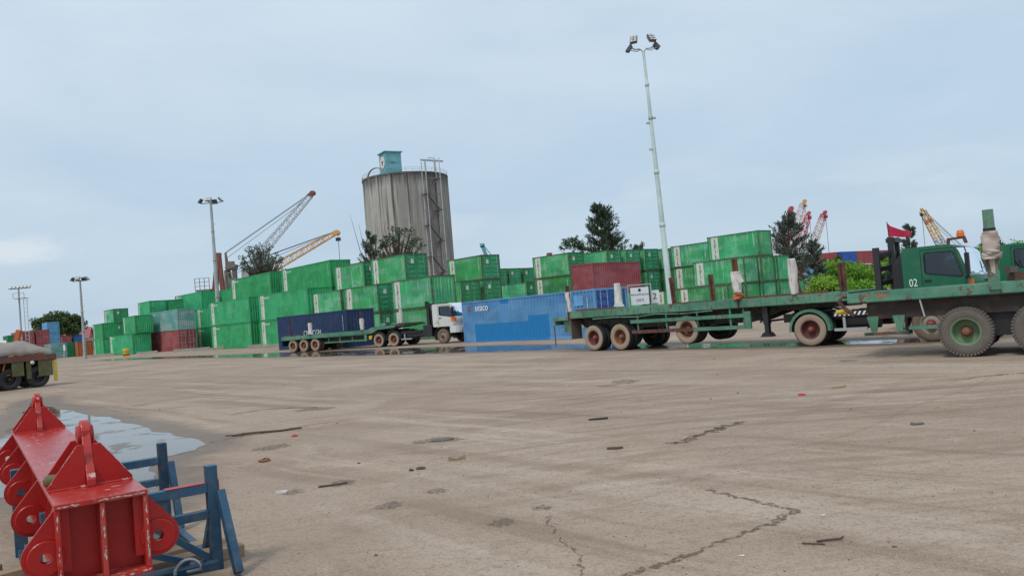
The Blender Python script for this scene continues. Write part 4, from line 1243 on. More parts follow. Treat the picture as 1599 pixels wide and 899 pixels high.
def driver(T, x, y, z):
    """seated driver at the wheel; x,y,z = hip in truck space; returned as a top-level person"""
    M = T.matrix_world if False else Matrix.Translation(T.location) @ Matrix.Rotation(T.rotation_euler[2], 4, 'Z')
    J = [((0, 0, 0), .13, 1.15), ((-.05, 0, .22), .125, 1.2), ((-.07, 0, .42), .14, 1.3), ((-.06, 0, .52), .075), ((-.04, 0, .60), .055), ((-.02, 0, .70), .085), ((-.02, 0, .80), .088),
         ((-.06, -.19, .46), .06), ((.08, -.24, .24), .045), ((.32, -.16, .32), .035), ((.38, -.15, .34), .03),
         ((-.06, .19, .46), .06), ((.08, .24, .24), .045), ((.32, .16, .32), .035), ((.38, .15, .34), .03),
         ((.12, -.1, -.02), .09), ((.42, -.12, .02), .065), ((.5, -.12, -.36), .045),
         ((.12, .1, -.02), .09), ((.42, .12, .02), .065), ((.5, .12, -.36), .045)]
    E_ = [(0, 1), (1, 2), (2, 3), (3, 4), (4, 5), (5, 6), (2, 7), (7, 8), (8, 9), (9, 10), (2, 11), (11, 12), (12, 13), (13, 14), (0, 15), (15, 16), (16, 17), (0, 18), (18, 19), (19, 20)]
    o = skin_person('person', J, E_, 'skin')
    o.matrix_world = M @ Matrix.Translation((x, y, z))
    tag(o, 'driver in a red shirt and cap seated at the wheel behind the dark cab window', 'person')
    sh = MB(); sh.tube([(.0, 0, .02), (-.05, 0, .22), (-.07, 0, .42), (-.055, 0, .545)], [.17, .175, .19, .085], 14)
    for s_ in (-1, 1): sh.tube([(-.07, s_ * .12, .46), (-.06, s_ * .2, .45), (.03, s_ * .235, .31)], [.09, .085, .068], 10)
    sh.build('shirt', 'shirt_red', o)
    hc = MB(); hc.lathe([(.104, .80), (.106, .84), (.09, .89), (.05, .915), (0, .92)], (-.02, 0, 0), 'Z', 14); hc.b2(.04, .18, -.07, .07, .80, .815); hc.build('cap', 'shirt_red', o)
    fa = MB(); fa.box((.072, 0, .735), (.05, .022, .045))
    for s_ in (-1, 1): fa.box((-.02, s_ * .09, .75), (.035, .02, .06))
    fa.build('nose', 'skin', o)
    ey = MB()
    for s_ in (-1, 1): ey.box((.066, s_ * .034, .765), (.012, .022, .012))
    ey.box((.066, 0, .695), (.012, .045, .01)); ey.build('face_detail', 'hair_black', o)
    hr = MB(); hr.lathe([(.0, .79), (.096, .79), (.097, .745), (.0, .745)], (-.035, 0, 0), 'Z', 12); hr.build('hair', 'hair_black', o)
    return o


driver(TR, 3.42, .50, 1.56)
swl = MB(); swl.lathe([(.21, -.012), (.225, 0), (.21, .012), (.195, 0), (.21, -.012)], axis='Z', n=20)
o = swl.build('steering_wheel', 'black_paint', TR); o.location = (3.92, .5, 1.86); o.rotation_euler = (0, R(-35), 0)

# second green truck further right
p2 = Vector((14.3, 28.6))
TR2 = tractor('second green tractor truck at the right edge, partly hidden by the wrapped stake', (p2.x, p2.y), -37, 'cab_green', None)

# ------------------------------------------------------------------ the flatbed at the right edge, nearest
uf = Vector((math.cos(R(-36)), math.sin(R(-36)))); vf = Vector((-uf.y, uf.x))
P = Vector((9.54, 17.24)) + vf * 1.25
T = thing('flatbed_trailer', 'nearest green flatbed trailer with knobbly grey tyres at the right edge', 'trailer', (P.x, P.y, 0), R(-36))
D0, D1, ZD = -2.25, 7.6, 1.53
xx = D0; i = 0
while xx < D1 - .05:
    x1 = min(xx + 1.64, D1)
    MB().b2(xx + .006, x1 - .006, -1.19, 1.19, ZD - .05, ZD - .006 + .004 * (i % 2)).build('deck_plate', 'trailer_green', T); xx = x1; i += 1
r = MB()
for sy in (-1, 1):
    r.b2(D0, D1, sy * 1.26 - (.06 if sy > 0 else 0), sy * 1.26 + (.06 if sy < 0 else 0), ZD - .2, ZD + .012)
    r.b2(D0, D1, sy * 1.26 - (.12 if sy > 0 else -.03), sy * 1.26 + (.12 if sy < 0 else -.03), ZD - .222, ZD - .202)
r.b2(D0 - .012, D0 + .06, -1.19, 1.19, ZD - .2, ZD + .01)
r.build('side_rail', 'trailer_green', T)
g = MB()
for sy in (-.95, -.45, .45): g.b2(D0 + .35, D1, sy - .05, sy + .05, .92, ZD - .06)
k = D0 + .6
while k < D1: g.b2(k - .04, k + .04, -1.2, 1.2, ZD - .2, ZD - .055); k += .8
g.build('chassis_beam', 'under_brown', T)
for x, kn, rm_, hb, ty in ((.08, 46, 'rim_green', 'rim_rust', 'grey_rubber'), (1.44, 46, 'rim_rust', 'rim_rust', 'grey_rubber')):
    wheel(T, (x, -1.07, .545), -1, .53, .30, ty, 'grey_rubber', rm_, hb, knob=kn, n=40, rimr=.54)
    wheel(T, (x, -.70, .545), -1, .53, .30, 'dark_rubber', 'grey_rubber', knob=kn)
    wheel(T, (x, .70, .545), 1, .53, .30, 'dark_rubber', 'dark_rubber', knob=24)
    wheel(T, (x, 1.07, .545), 1, .53, .30, 'dark_rubber', 'dark_rubber', knob=24)
    MB().tube([(x, -1.0, .545), (x, 1.0, .545)], .1, 8).build('axle', 'black_steel', T)
sp_ = MB(); sp_.b2(.35, 1.2, -.86, -.5, .42, .92); sp_.b2(-.3, 1.9, -.62, -.52, .70, .80); sp_.b2(.35, 1.2, .5, .86, .42, .92); sp_.b2(2.2, 2.9, -1.0, 1.0, .5, .92); sp_.build('suspension', 'black_steel', T)
# brackets and lower rail left of the wheels
for x in (-1.9, -1.35):
    MB().prism([(x - .02, .98), (x + .24, .98), (x + .17, .62), (x + .06, .62)], -1.02, -.96).build('bracket', 'trailer_green', T)
MB().b2(-2.0, -1.05, -1.03, -.95, .54, .61).build('lower_rail', 'trailer_dark', T)
MB().b2(-1.05, -.42, -1.03, -.97, .64, .72).build('lower_rail', 'trailer_green', T)
MB().bar((-.75, -1.2, ZD - .21), (-.68, -1.2, .92), .05, .03).build('rod', 'galvanised', T)
hs_ = MB(); hs_.tube([(D0 + .05, -1.1, ZD - .06), (D0 - .12, -1.2, ZD - .04), (D0 - .2, -1.22, ZD - .16), (D0 - .06, -1.22, ZD - .34), (D0 + .1, -1.2, ZD - .5)], .045, 8); hs_.build('hook', 'rusty_steel', T)
MB().tube([(D0 - .35, -.9, 1.12), (D0 + .0, -.9, 1.12)], .06, 10).build('hose', 'yellow_paint', T)
# orange scrawl on the rail
text('lettering', 'B   18H', .13, 'orange_paint', T, (-1.62, -1.264, ZD - .09), (R(90), 0, 0))
# tall wrapped stake
s = MB(); s.prism([(.60, ZD - .12), (.82, ZD - .12), (.82, ZD + .42), (.81, ZD + 1.56), (.61, ZD + 1.56), (.60, ZD + .42)], -1.345, -1.28); sk = s.build('stake', 'trailer_green', T)
MB().b2(.595, .825, -1.36, -1.27, ZD + 1.02, ZD + 1.17).build('band', 'black_paint', sk)
for x in (.60, .80): MB().b2(x, x + .035, -1.36, -1.27, ZD + .3, ZD + 1.0).build('stake_flange', 'rusty_steel', sk)
wrap(sk, .71, -1.31, ZD + .62, ZD + 1.10, .145, 'cloth_tan', 11)
wrap(sk, .71, -1.31, ZD + .52, ZD + .70, .165, 'cloth_tan', 12)
MB().add([(.66, -1.36, ZD + .55), (.76, -1.37, ZD + .55), (.75, -1.36, ZD + .2), (.68, -1.36, ZD + .24)], [(0, 1, 2, 3)]).build('cloth_tail', 'cloth_tan', sk)
MB().b2(.85, 7.4, -.2, .1, ZD + .02, ZD + .2).build('deck_beam', 'rusty_steel', T)
MB().b2(.9, 1.0, -1.1, 1.1, ZD + .21, ZD + .33).build('deck_beam', 'rusty_steel', T)

# ------------------------------------------------------------------ white truck with its green trailer
A = Vector((-16.85, 60.1)); ang = -31.8
ua = Vector((math.cos(R(ang)), math.sin(R(ang)))); va = Vector((-ua.y, ua.x))
P = A + va * 1.22
T = thing('flatbed_trailer', 'three-axle green flatbed trailer pulled by the white truck', 'trailer', (P.x, P.y, 0), R(ang))
dk = MB(); dk.prism([(-1.0, 1.02), (8.0, 1.05), (8.6, 1.28), (11.0, 1.36), (11.0, 1.46), (8.2, 1.42), (7.6, 1.24), (-1.0, 1.2)], -1.15, 1.15); dk.build('deck', 'trailer_dark', T)
rl = MB()
for sy in (-1, 1):
    rl.prism([(-1.0, .92), (8.05, 1.0), (8.6, 1.22), (10.2, 1.30), (10.2, 1.44), (8.2, 1.44), (7.6, 1.26), (-1.0, 1.215)], sy * 1.21 - .03, sy * 1.21 + .03)
rl.build('side_rail', 'trailer_green', T)
rr_ = MB(); rr_.b2(-1.06, -1.0, -1.2, 1.2, .5, 1.18); rr_.build('rear_bumper', 'navy_box', T)
cb_ = MB()
for sy in (-.5, .5): cb_.b2(-.8, 8.2, sy - .06, sy + .06, .62, 1.0)
cb_.build('chassis_beam', 'trailer_dark', T)
for x in (.1, 1.24, 2.42):
    for yy, sd in ((-1.06, -1), (-.74, -1), (.74, 1), (1.06, 1)):
        wheel(T, (x, yy, .47), sd, .47, .26, 'dusty_rubber' if abs(yy) > 1 else 'dark_rubber', 'brown_rubber', 'rim_rust', 'rim_rust', n=24)
    MB().tube([(x, -1, .47), (x, 1, .47)], .08, 8).build('axle', 'black_steel', T)
for z in (.92, .52): MB().b2(3.4, 7.5, -1.18, -1.12, z, z + .1).build('guard_rail', 'trailer_green', T)
for x in (3.8, 4.9, 6.1, 7.4): MB().b2(x - .03, x + .03, -1.13, -1.09, .5, 1.0).build('guard_hanger', 'trailer_green', T)
MB().b2(7.3, 7.52, -1.19, -1.1, .5, 1.02).build('guard_plate', 'trailer_green', T)
MB().b2(7.7, 8.0, -1.15, -1.0, .6, .85).build('toolbox', 'yellow_paint', T)
for x in (9.0, 10.0): MB().prism([(x - .22, 1.46), (x + .22, 1.46), (x + .06, 1.66), (x - .06, 1.66)], -1.2, -.9).build('twist_lock', 'trailer_green', T)
stake(T, .0, -1.15, 1.2, 1.25, .1, 'rusty_steel', .0); 
stake(T, 2.0, -1.16, 1.2, 1.1, .1, 'rusty_steel', .1, (.05, .9), seed=21, wr=.12, flare=.8)
stake(T, 7.2, -1.17, 1.0, 1.6, .11, 'rusty_steel', -.1, (.3, 1.1), seed=22, wr=.14)
stake(T, 8.9, 1.1, 1.44, 1.1, .1, 'galvanised', -.1, (.1, 1.1), seed=23, wr=.12)
MB().b2(-.9, .9, -1.1, -.9, 1.22, 1.30).build('lashing_beam', 'rusty_steel', T)
MB().b2(8.8, 10.9, -1.0, 1.0, 1.462, 1.54).build('lashing_beam', 'black_steel', T)

P = A + ua * 9.95 + va * 1.22
TW = tractor('white tractor truck with an orange side mark, pulling the three-axle trailer', (P.x, P.y), ang, 'cab_white', None, True, wheelbase=4.2, roof=2.62, cabx=3.5, cablen=2.1, wr=.49, rims=('rim_rust', 'rim_rust'))
rk = MB()
for y_ in (-1.0, 1.0): rk.box((3.05, y_, 1.9), (.22, .22, 1.7))
for z in (1.2, 1.7, 2.2, 2.65): rk.box((3.05, 0, z), (.14, 2.0, .12))
rk.build('rack', 'black_steel', TW)
MB().box((3.05, -1.12, 2.68), (.32, .05, .36)).build('rack_mirror', 'black_paint', TW)
ex = MB(); ex.b2(1.2, 2.9, -1.1, -.6, .6, .95); ex.b2(2.6, 3.3, -1.12, -.5, .5, 1.3); ex.build('toolbox', 'black_steel', TW)
MB().prism([(5.02, 1.42), (5.3, 1.42), (5.36, 1.62), (5.22, 1.76), (5.0, 1.72)], -1.215, -1.2).build('logo', 'lamp_orange', TW)
text('number', '23', .26, 'yellow_paint', TW, (3.85, -1.206, 1.42), (R(90), 0, 0))

# ------------------------------------------------------------------ trailer under tarpaulin, left edge
P0 = Vector((-22.4, 38.9)); ang = -133
ud = Vector((math.cos(R(ang)), math.sin(R(ang)))); vd = Vector((-ud.y, ud.x))       # vd points to the viewer
P = P0 - vd * 1.22
T = thing('flatbed_trailer', 'rusty brown trailer at the left edge carrying a tarpaulin load', 'trailer', (P.x, P.y, 0), R(ang))
MB().b2(0, 12, -1.22, 1.22, 1.42, 1.54).build('deck', 'timber', T)
r = MB()
for sy in (-1, 1): r.b2(0, 12, sy * 1.22, sy * 1.27, 1.28, 1.55)
r.b2(-.06, -.001, -1.27, 1.27, 1.2, 1.55); r.build('side_rail', 'red_brown', T)
g = MB()
for sy in (-.5, .5): g.b2(.3, 12, sy - .06, sy + .06, .85, 1.4)
for x in (1.2, 2.4, 3.6, 4.8): g.b2(x - .05, x + .05, -1.15, 1.15, 1.15, 1.4)
g.build('chassis_beam', 'trailer_dark', T)
for x in (.75, 1.95, 4.6):
    for yy, sd in ((1.05, 1), (.72, 1), (-.72, -1), (-1.05, -1)):
        wheel(T, (x, yy, .5), sd, .5, .27, 'dark_rubber', 'dark_rubber', 'black_steel', 'black_steel', n=24)
    MB().tube([(x, -1, .5), (x, 1, .5)], .09, 8).build('axle', 'black_steel', T)
MB().b2(-.05, .08, 1.17, 1.29, .22, 1.25).build('corner_post', 'yellow_paint', T)
for x, w_, zb in ((.12, .62, .52), (1.05, .2, .45), (1.36, .5, .62), (2.5, .7, .4), (3.35, .22, .35), (4.2, .9, .5)):
    MB().b2(x, x + w_, 1.19, 1.23, zb, 1.26).build('mud_flap', 'olive_paint', T)
ln = MB()
ln.tube([(2.5, 1.1, 1.25), (2.42, 1.12, .7), (2.5, 1.1, .5)], .035, 6); ln.tube([(2.1, 1.1, 1.25), (2.25, 1.12, .75)], .035, 6); ln.bar((1.9, 1.1, .72), (2.9, 1.1, .66), .05); ln.build('brake_linkage', 'orange_paint', T)
MB().lathe([(0, 0), (.09, 0), (.09, -.05), (0, -.05)], (1.0, 1.29, 1.2), 'Y', 12).build('lamp', 'lamp_cell', T)
# the tarpaulin over the load
rnd = random.Random(5); vs = []; NX, NY_ = 70, 24
for i in range(NX + 1):
    for j in range(NY_ + 1):
        x = .12 + 11.5 * i / NX; s = j / NY_ * 2 - 1
        prof = (1 - abs(s) ** 5)
        endf = min(1, (x / .95) ** .7) if x < .95 else 1
        hgt = .06 + .58 * prof * endf + .05 * math.sin(x * 1.9 + s * 5) * prof * endf + .035 * math.sin(x * 5.3 - s * 9) * (prof + .2) + .02 * math.sin(x * 13 + s * 17)
        vs.append((x + .1 * math.sin(s * 5), s * 1.24, 1.56 + max(.015, hgt)))
fs = [(i * (NY_ + 1) + j, (i + 1) * (NY_ + 1) + j, (i + 1) * (NY_ + 1) + j + 1, i * (NY_ + 1) + j + 1) for i in range(NX) for j in range(NY_)]
o = MB().add(vs, fs, 0, True).build('tarpaulin', 'tarp'); o.location = (P.x, P.y, 0); o.rotation_euler = (0, 0, R(ang))
sd_ = o.modifiers.new('thick', 'SOLIDIFY'); sd_.thickness = .012; sd_.offset = -1
tag(o, 'wrinkled beige-grey tarpaulin heaped over the load on the left trailer', 'tarpaulin')

# ------------------------------------------------------------------ red spreader beam on its blue stand (foreground)
ax_a = math.degrees(math.atan2(.826, -.564))
SP = thing('spreader_beam', 'red steel spreader beam with round eye plates and two tall lugs, nearest at lower left', 'lifting beam', (-2.53, 4.78, 0), R(ax_a))
# local: +x along the beam away from the viewer, +y to the viewer's left
LB = 5.45
w_ = MB()
w_.b2(-.02, LB + .05, -.25, .25, .868, .90); w_.build('top_flange', 'spreader_worn', SP, bevel=.005)
w_ = MB(); w_.b2(-.02, LB + .05, -.25, .25, .40, .432); w_.build('bottom_flange', 'spreader_worn', SP, bevel=.005)
for y_ in (.16, -.16):
    MB().b2(.16, LB - .1, y_ - .012, y_ + .012, .432, .868).build('web_plate', 'spreader_red', SP)
# front ribs on the end plate
MB().b2(.13, .155, -.24, .24, .433, .867).build('end_plate', 'spreader_red', SP)
for y_ in (.235, .0, -.235):
    MB().b2(-.012, .129, y_ - .014, y_ + .014, .433, .867).build('end_rib', 'spreader_worn', SP, bevel=.004)


def disc(parent, name, x0, x1, yc, zc, r, rh, mat, n=36):
    """ring with a through hole, axis along x"""
    d = MB(); d.lathe([(rh, x0), (r - .006, x0), (r, x0 + .006), (r, x1 - .006), (r - .006, x1), (rh, x1), (rh, x0)], (0, yc, zc), 'X', n, smooth=False)
    return d.build(name, mat, parent)


for k in range(5):
    x = .06 + k * (LB - .1) / 4
    for s_ in (1, -1):
        # wing plate: from the flange edge sloping out to a round end about the eye
        r_ = .125; yc, zc = s_ * .30, .60
        pts = [(s_ * .245, .866)]
        # tangent from the upper corner to the circle
        a0 = math.atan2(.866 - zc, (.245 - .30)) ; dd = math.hypot(.866 - zc, .245 - .30); off = math.acos(r_ / dd)
        a_t = a0 - off
        arc = [a_t + (-R(125) - a_t) * i / 14 for i in range(15)]
        outl = [(s_ * .172, .866), (s_ * .245, .866)] + [(s_ * (.30 + r_ * math.cos(a)), zc + r_ * math.sin(a)) for a in arc] + [(s_ * .172, .50)]
        bm = bmesh.new()
        vs = [bm.verts.new((x - .014, a, b_)) for a, b_ in outl]
        hole = [bm.verts.new((x - .014, s_ * .30 + .034 * math.cos(R(q * 20)), zc + .034 * math.sin(R(q * 20)))) for q in range(18)]
        es = [bm.edges.new((vs[i], vs[(i + 1) % len(vs)])) for i in range(len(vs))] + [bm.edges.new((hole[i], hole[(i + 1) % 18])) for i in range(18)]
        bmesh.ops.triangle_fill(bm, edges=es, use_beauty=True)
        exr = bmesh.ops.extrude_face_region(bm, geom=list(bm.faces))
        for q in exr['geom']:
            if isinstance(q, bmesh.types.BMVert): q.co.x += .028
        bmesh.ops.recalc_face_normals(bm, faces=bm.faces)
        me = bpy.data.meshes.new('eye_plate'); bm.to_mesh(me); bm.free(); me.materials.append(MATS['spreader_red'])
        ep = link('eye_plate', me, SP)
        disc(ep, 'eye_boss', x - .036, x - .015, yc, zc, .100, .031, 'spreader_red')
        disc(ep, 'eye_boss', x + .015, x + .036, yc, zc, .100, .031, 'spreader_red')
# small stiffeners between the eye plates
for k in range(16):
    x = .45 + k * .31
    for s_ in (1, -1):
        MB().b2(x - .008, x + .008, s_ * .173, s_ * .23, .44, .866).build('stiffener', 'spreader_red', SP)
# lugs
for x0 in (.50, 4.98):
    lp = [(x0 - .06, .901), (x0 - .06, .945), (x0 + .09, 1.21)]
    c0 = (x0 + .17, 1.225)
    lp += [(c0[0] + .085 * math.cos(a), c0[1] + .085 * math.sin(a)) for a in [R(165 - 150 * i / 10) for i in range(11)]] + [(x0 + .30, 1.18), (x0 + .42, .945), (x0 + .42, .901)]
    lug = MB().prism(lp, -.026, .026).build('lifting_lug', 'spreader_worn', SP, bevel=.005)
    for s_ in (1, -1):
        d = MB(); d.lathe([(0, s_ * .027), (.062, s_ * .027), (.062, s_ * .044), (.056, s_ * .050), (.026, s_ * .050), (.026, s_ * .03), (0, s_ * .03)], (c0[0], 0, c0[1] - .01), 'Y', 24, smooth=False)
        d.build('lug_boss', 'spreader_worn', lug)
    for xg in (x0, x0 + .34):
        for s_ in (1, -1):
            MB().prism([(s_ * .027, .901), (s_ * .245, .901), (s_ * .245, .925), (s_ * .07, 1.165), (s_ * .027, 1.165)], xg - .011, xg + .011, 'X').build('gusset', 'spreader_red', SP, bevel=.003)


def chips(parent, a, b, n_, wd, nrm, seed, name='paint_chips'):
    """flaked paint along an edge: short irregular slivers a millimetre proud of it"""
    n_ = max(5, int(n_ * .45)); wd *= .62
    rnd = random.Random(seed); a, b, nrm = Vector(a), Vector(b), Vector(nrm).normalized(); d = b - a; s_ = nrm.cross(d).normalized(); q = MB()
    for _ in range(n_):
        t0 = rnd.random(); ln_ = rnd.uniform(.01, .05) / d.length; t1 = min(1, t0 + ln_)
        w0, w1 = (rnd.uniform(.2, 1) * wd for _ in range(2)); o_ = nrm * .0012; j = rnd.uniform(-.3, .3) * wd
        p0, p1 = a + d * t0 + o_, a + d * t1 + o_; pm = (p0 + p1) / 2
        q.add([p0 + s_ * j, pm + s_ * (j - w0 / 2), p1 + s_ * j, pm + s_ * (j + w1 / 2)], [(0, 1, 2, 3)])
    o = q.build(name, 'chip_pale', parent, fix=False); o['kind'] = 'stuff'; return o
E_S = [((-.021, .24, .884), (-.021, -.24, .884), 46, .022, (-1, 0, 0)), ((.0, .245, .900), (.0, -.245, .900), 40, .02, (0, 0, 1)), ((-.021, .24, .416), (-.021, -.24, .416), 40, .03, (-1, 0, 0)),
       ((0, .245, .432), (0, -.245, .432), 20, .03, (0, 0, 1)), ((.0, .247, .9), (5.3, .247, .9), 60, .012, (0, 0, 1)), ((.0, -.247, .9), (5.3, -.247, .9), 60, .012, (0, 0, 1))]
for y_ in (.235, .0, -.235): E_S.append(((-.013, y_, .45), (-.013, y_, .86), 26 if y_ >= 0 else 46, .02, (-1, 0, 0)))
for x0 in (.50, 4.98):
    E_S.append(((x0 - .06, .022, .945), (x0 + .10, .022, 1.20), 22, .01, (-.85, 0, .5))); E_S.append(((x0 - .06, -.022, .945), (x0 + .10, -.022, 1.20), 22, .01, (-.85, 0, .5)))
    E_S.append(((x0 + .095, 0, 1.21), (x0 + .135, 0, 1.278), 26, .03, (-.85, 0, .5)))
    for s_ in (1, -1): E_S.append(((x0 - .012, s_ * .24, .93), (x0 - .012, s_ * .075, 1.155), 18, .012, (-1, 0, 0)))
for i, e_ in enumerate(E_S): chips(SP, *e_, 100 + i)
rnd = random.Random(31); q = MB()
for _ in range(150):                              # dragged scrapes across the top plate
    x = rnd.uniform(1.2, 4.7); y_ = rnd.uniform(-.2, .1) + .05 * math.sin(x * 3); l_ = rnd.uniform(.04, .16); w__ = rnd.uniform(.002, .006); k_ = rnd.uniform(-.25, .25)
    q.add([(x - l_ * k_, y_ - l_ / 2, .9012), (x - l_ * k_ * .2 + w__, y_, .9012), (x + l_ * k_, y_ + l_ / 2, .9012), (x - w__, y_, .9012)], [(0, 1, 2, 3)])
o = q.build('scrape_marks', 'chip_pink', SP, fix=False); o['kind'] = 'stuff'
for x0 in (.50, 4.98):                             # weld beads at the foot of lugs and gussets
    for xg in (x0 - .013, x0 + .34 - .013):
        for s_ in (1, -1):
            wv = [(xg, s_ * (.03 + .215 * i / 18), .9035 + .002 * (i % 2)) for i in range(19)]
            MB().tube(wv, [.006 + .002 * (i % 2) for i in range(19)], 6).build('weld_bead', 'spreader_worn', SP)
    for s_ in (1, -1): MB().tube([(x0 - .05 + .46 * i / 24, s_ * .03, .9035) for i in range(25)], [.006 + .002 * (i % 2) for i in range(25)], 6).build('weld_bead', 'spreader_worn', SP)
for y_ in (.235, .0, -.235):
    for s_ in (-1, 1):
        MB().tube([(.128, y_ + s_ * .016, .44 + .42 * i / 26) for i in range(27)], [.005 + .002 * (i % 2) for i in range(27)], 5).build('weld_bead', 'spreader_red', SP)
st = MB(); rnd = random.Random(4); st.lathe([(0, -.04), (.034, -.034), (.046, 0), (.036, .034), (0, .04)], (0, 0, 0), 'Z', 9)
st.v = [(x * 1.5 * rnd.uniform(.9, 1.1), y * rnd.uniform(.85, 1.15), z) for x, y, z in st.v]
o = st.build('rock', 'olive_paint')
lw = Vector((-2.53, 4.78)) + Vector((-.564, .826)) * .70 + Vector((-.826, -.564)) * .19
o.location = (lw.x, lw.y, .94); tag(o, 'small greenish stone wedged beside the front lug of the red beam', 'stone')

ST = thing('steel_stand', 'blue welded steel stand under the red beam, with upright posts', 'stand', (-2.53, 4.78, 0), R(ax_a))
YR_, YL_ = -.89, .31
BL = 'stand_blue'
for x in (1.15, 3.05):
    MB().b2(x - .045, x + .045, YR_ - .04, YR_ + .04, 0, .80).build('post', BL, ST, bevel=.004)
    MB().b2(x - .05, x + .05, YL_ - .05, YL_ + .05, 0, .47 if x < 2 else .76).build('post', BL, ST, bevel=.004)
    MB().b2(x - .04, x + .04, YR_ + .041, YL_ - .051, .60, .67).build('cross_beam', BL, ST, bevel=.004)
    MB().b2(x - .035, x + .035, YR_ + .041, YL_ - .051, .40, .465).build('cross_beam', BL, ST, bevel=.004)
    MB().b2(x - .04, x + .04, YR_ + .041, YL_ - .051, .01, .09).build('cross_beam', BL, ST, bevel=.004)
    MB().b2(x - .03, x + .03, -.56, -.48, .466, .599).build('upright', BL, ST)
    MB().b2(x - .03, x + .03, .0, .08, .466, .599).build('upright', BL, ST)
    MB().bar((x, -.46, .41), (x, YR_ + .03, .08), .05, .05).build('diagonal', BL, ST)
    MB().bar((x, .0, .41), (x, YR_ + .2, .10), .045, .045).build('diagonal', BL, ST)
MB().bar((1.11, YR_ - .05, .60), (.84, YR_ - .08, .02), .06, .07).build('brace', BL, ST, bevel=.004)
MB().bar((1.20, YR_ - .02, .50), (1.62, YR_ - .02, .02), .05, .06).build('brace', BL, ST, bevel=.004)
MB().bar((2.95, YR_ - .05, .62), (2.72, YR_ - .06, .02), .06, .07).build('brace', BL, ST, bevel=.004)
MB().b2(1.2, 3.0, YR_ - .03, YR_ + .03, .01, .07).build('base_rail', BL, ST)
MB().b2(1.21, 3.0, YL_ - .03, YL_ + .03, .01, .07).build('base_rail', BL, ST)
MB().b2(.98, 1.08, YR_ + .02, YL_ - .02, .03, .10).build('base_rail', BL, ST)
MB().b2(1.108, 1.192, YR_ + .05, YR_ + .34, .671, .676).build('paint_mark', 'spreader_red', ST)
MB().b2(1.1, 1.2, YR_ - .044, YR_ - .040, .56, .69).build('paint_mark', 'spreader_red', ST)
pp = MB(); pp.tube([(.9, -.62 + .0, .1)] + [(.86, -.62 - .09 * math.cos(R(a)), .11 + .09 * math.sin(R(a))) for a in range(0, 190, 20)], .012, 6); pp.build('wire_loop', 'steel', ST)

# timber planks lying about the stand
GP = 'timber planks lying under and beside the blue stand'
for i, (x, y, z, ln, wd, hg, rz, lab) in enumerate((
    (1.45, -.35, 0, 1.6, .16, .09, 88, 'tan plank lying across the ground under the beam'),
    (1.75, -.45, 0, 1.5, .14, .08, 96, 'second tan plank behind, under the beam'),
    (.75, -.25, 0, 1.2, .18, .10, 80, 'split plank below the right eye plate'),
    (1.2, .75, 0, 1.3, .2, .11, 75, 'thick plank at the lower left corner'),
    (.75, .95, 0, 1.2, .22, .10, 92, 'lowest plank at the bottom left corner'),
    (2.6, 1.0, 0, 1.1, .18, .09, 70, 'short plank beside the left rear post'),
    (2.0, .8, .0, 1.2, .16, .12, 100, 'plank standing between the left posts'))):
    b = MB(); rnd = random.Random(i); n = 6
    b.b2(-ln / 2, ln / 2, -wd / 2, wd / 2, 0, hg)
    b.v = [(a + rnd.uniform(-.03, .03), c_ + rnd.uniform(-.01, .01), d + rnd.uniform(-.006, .006) if d > 0 else d) for a, c_, d in b.v]
    o = b.build('timber_plank', 'timber', None, bevel=.006)
    Mx = Matrix.Translation((-2.53, 4.78, 0)) @ Matrix.Rotation(R(ax_a), 4, 'Z') @ Matrix.Translation((x, y, z)) @ Matrix.Rotation(R(rz), 4, 'Z')
    o.matrix_world = Mx; tag(o, lab, 'plank', GP)


# ------------------------------------------------------------------ silo
CX_, CY_, RS, HS = -25.9, 211.2, 11.3, 38.3
S = thing('silo', 'tall weathered concrete silo with outside stairs and a teal head house', 'silo', (CX_, CY_, 0))
b = MB(); n = 18
for i in range(n):
    a0, a1 = 2 * math.pi * i / n, 2 * math.pi * (i + 1) / n
    g0 = a0 + .014; g1 = a1 - .014
    q = lambda a, r_: (r_ * math.cos(a), r_ * math.sin(a))
    for (aa, ra, ab, rb) in ((g0, RS, g1, RS), (g1, RS, a1, RS - .3), (a1, RS - .3, a1 + .014, RS)):
        p0, p1 = q(aa, ra), q(ab, rb)
        b.add([(*p0, 0), (*p1, 0), (*p1, HS), (*p0, HS)], [(0, 1, 2, 3)])
b.build('shell', 'silo_concrete', S)
MB().lathe([(0, HS), (RS - .2, HS), (RS + .04, HS + .002), (RS + .04, HS + .45), (0, HS + .5)], axis='Z', n=56, smooth=False).build('roof_slab', 'silo_concrete', S)
rl = MB(); n = 40
for i in range(n):
    a = 2 * math.pi * i / n; b_ = 2 * math.pi * (i + 1) / n
    p0 = ((RS - .1) * math.cos(a), (RS - .1) * math.sin(a)); p1 = ((RS - .1) * math.cos(b_), (RS - .1) * math.sin(b_))
    rl.bar((*p0, HS + .45), (*p0, HS + 1.5), .04)
    for z in (1.0, 1.5): rl.bar((*p0, HS + z), (*p1, HS + z), .04)
rl.build('railing', 'stair_steel', S)
hh_ = thing('head_house', '', '') ; bpy.data.objects.remove(hh_)
hx0, hy0 = -2.6, -6.6
mrot = Matrix.Rotation(R(30), 3, 'Z')
def hrot(mb): mb.v = [tuple((mrot @ Vector(v_)) + Vector((hx0, hy0, HS + .48))) for v_ in mb.v]; return mb
hb = hrot(MB().b2(-2.15, 2.15, -2.15, 2.15, 0, 5.6)); hhse = hb.build('head_house', 'headhouse_teal', S)
hrot(MB().b2(-2.5, 2.5, -2.5, 2.5, 5.61, 5.85)).build('house_roof', 'headhouse_teal', hhse)
em = MB(); em.lathe([(0, -2.2), (1.75, -2.2), (1.75, -2.16), (0, -2.16)], (0, 0, 3.3), 'X', 36, smooth=False); hrot(em).build('emblem_disc', 'emblem_white', hhse)
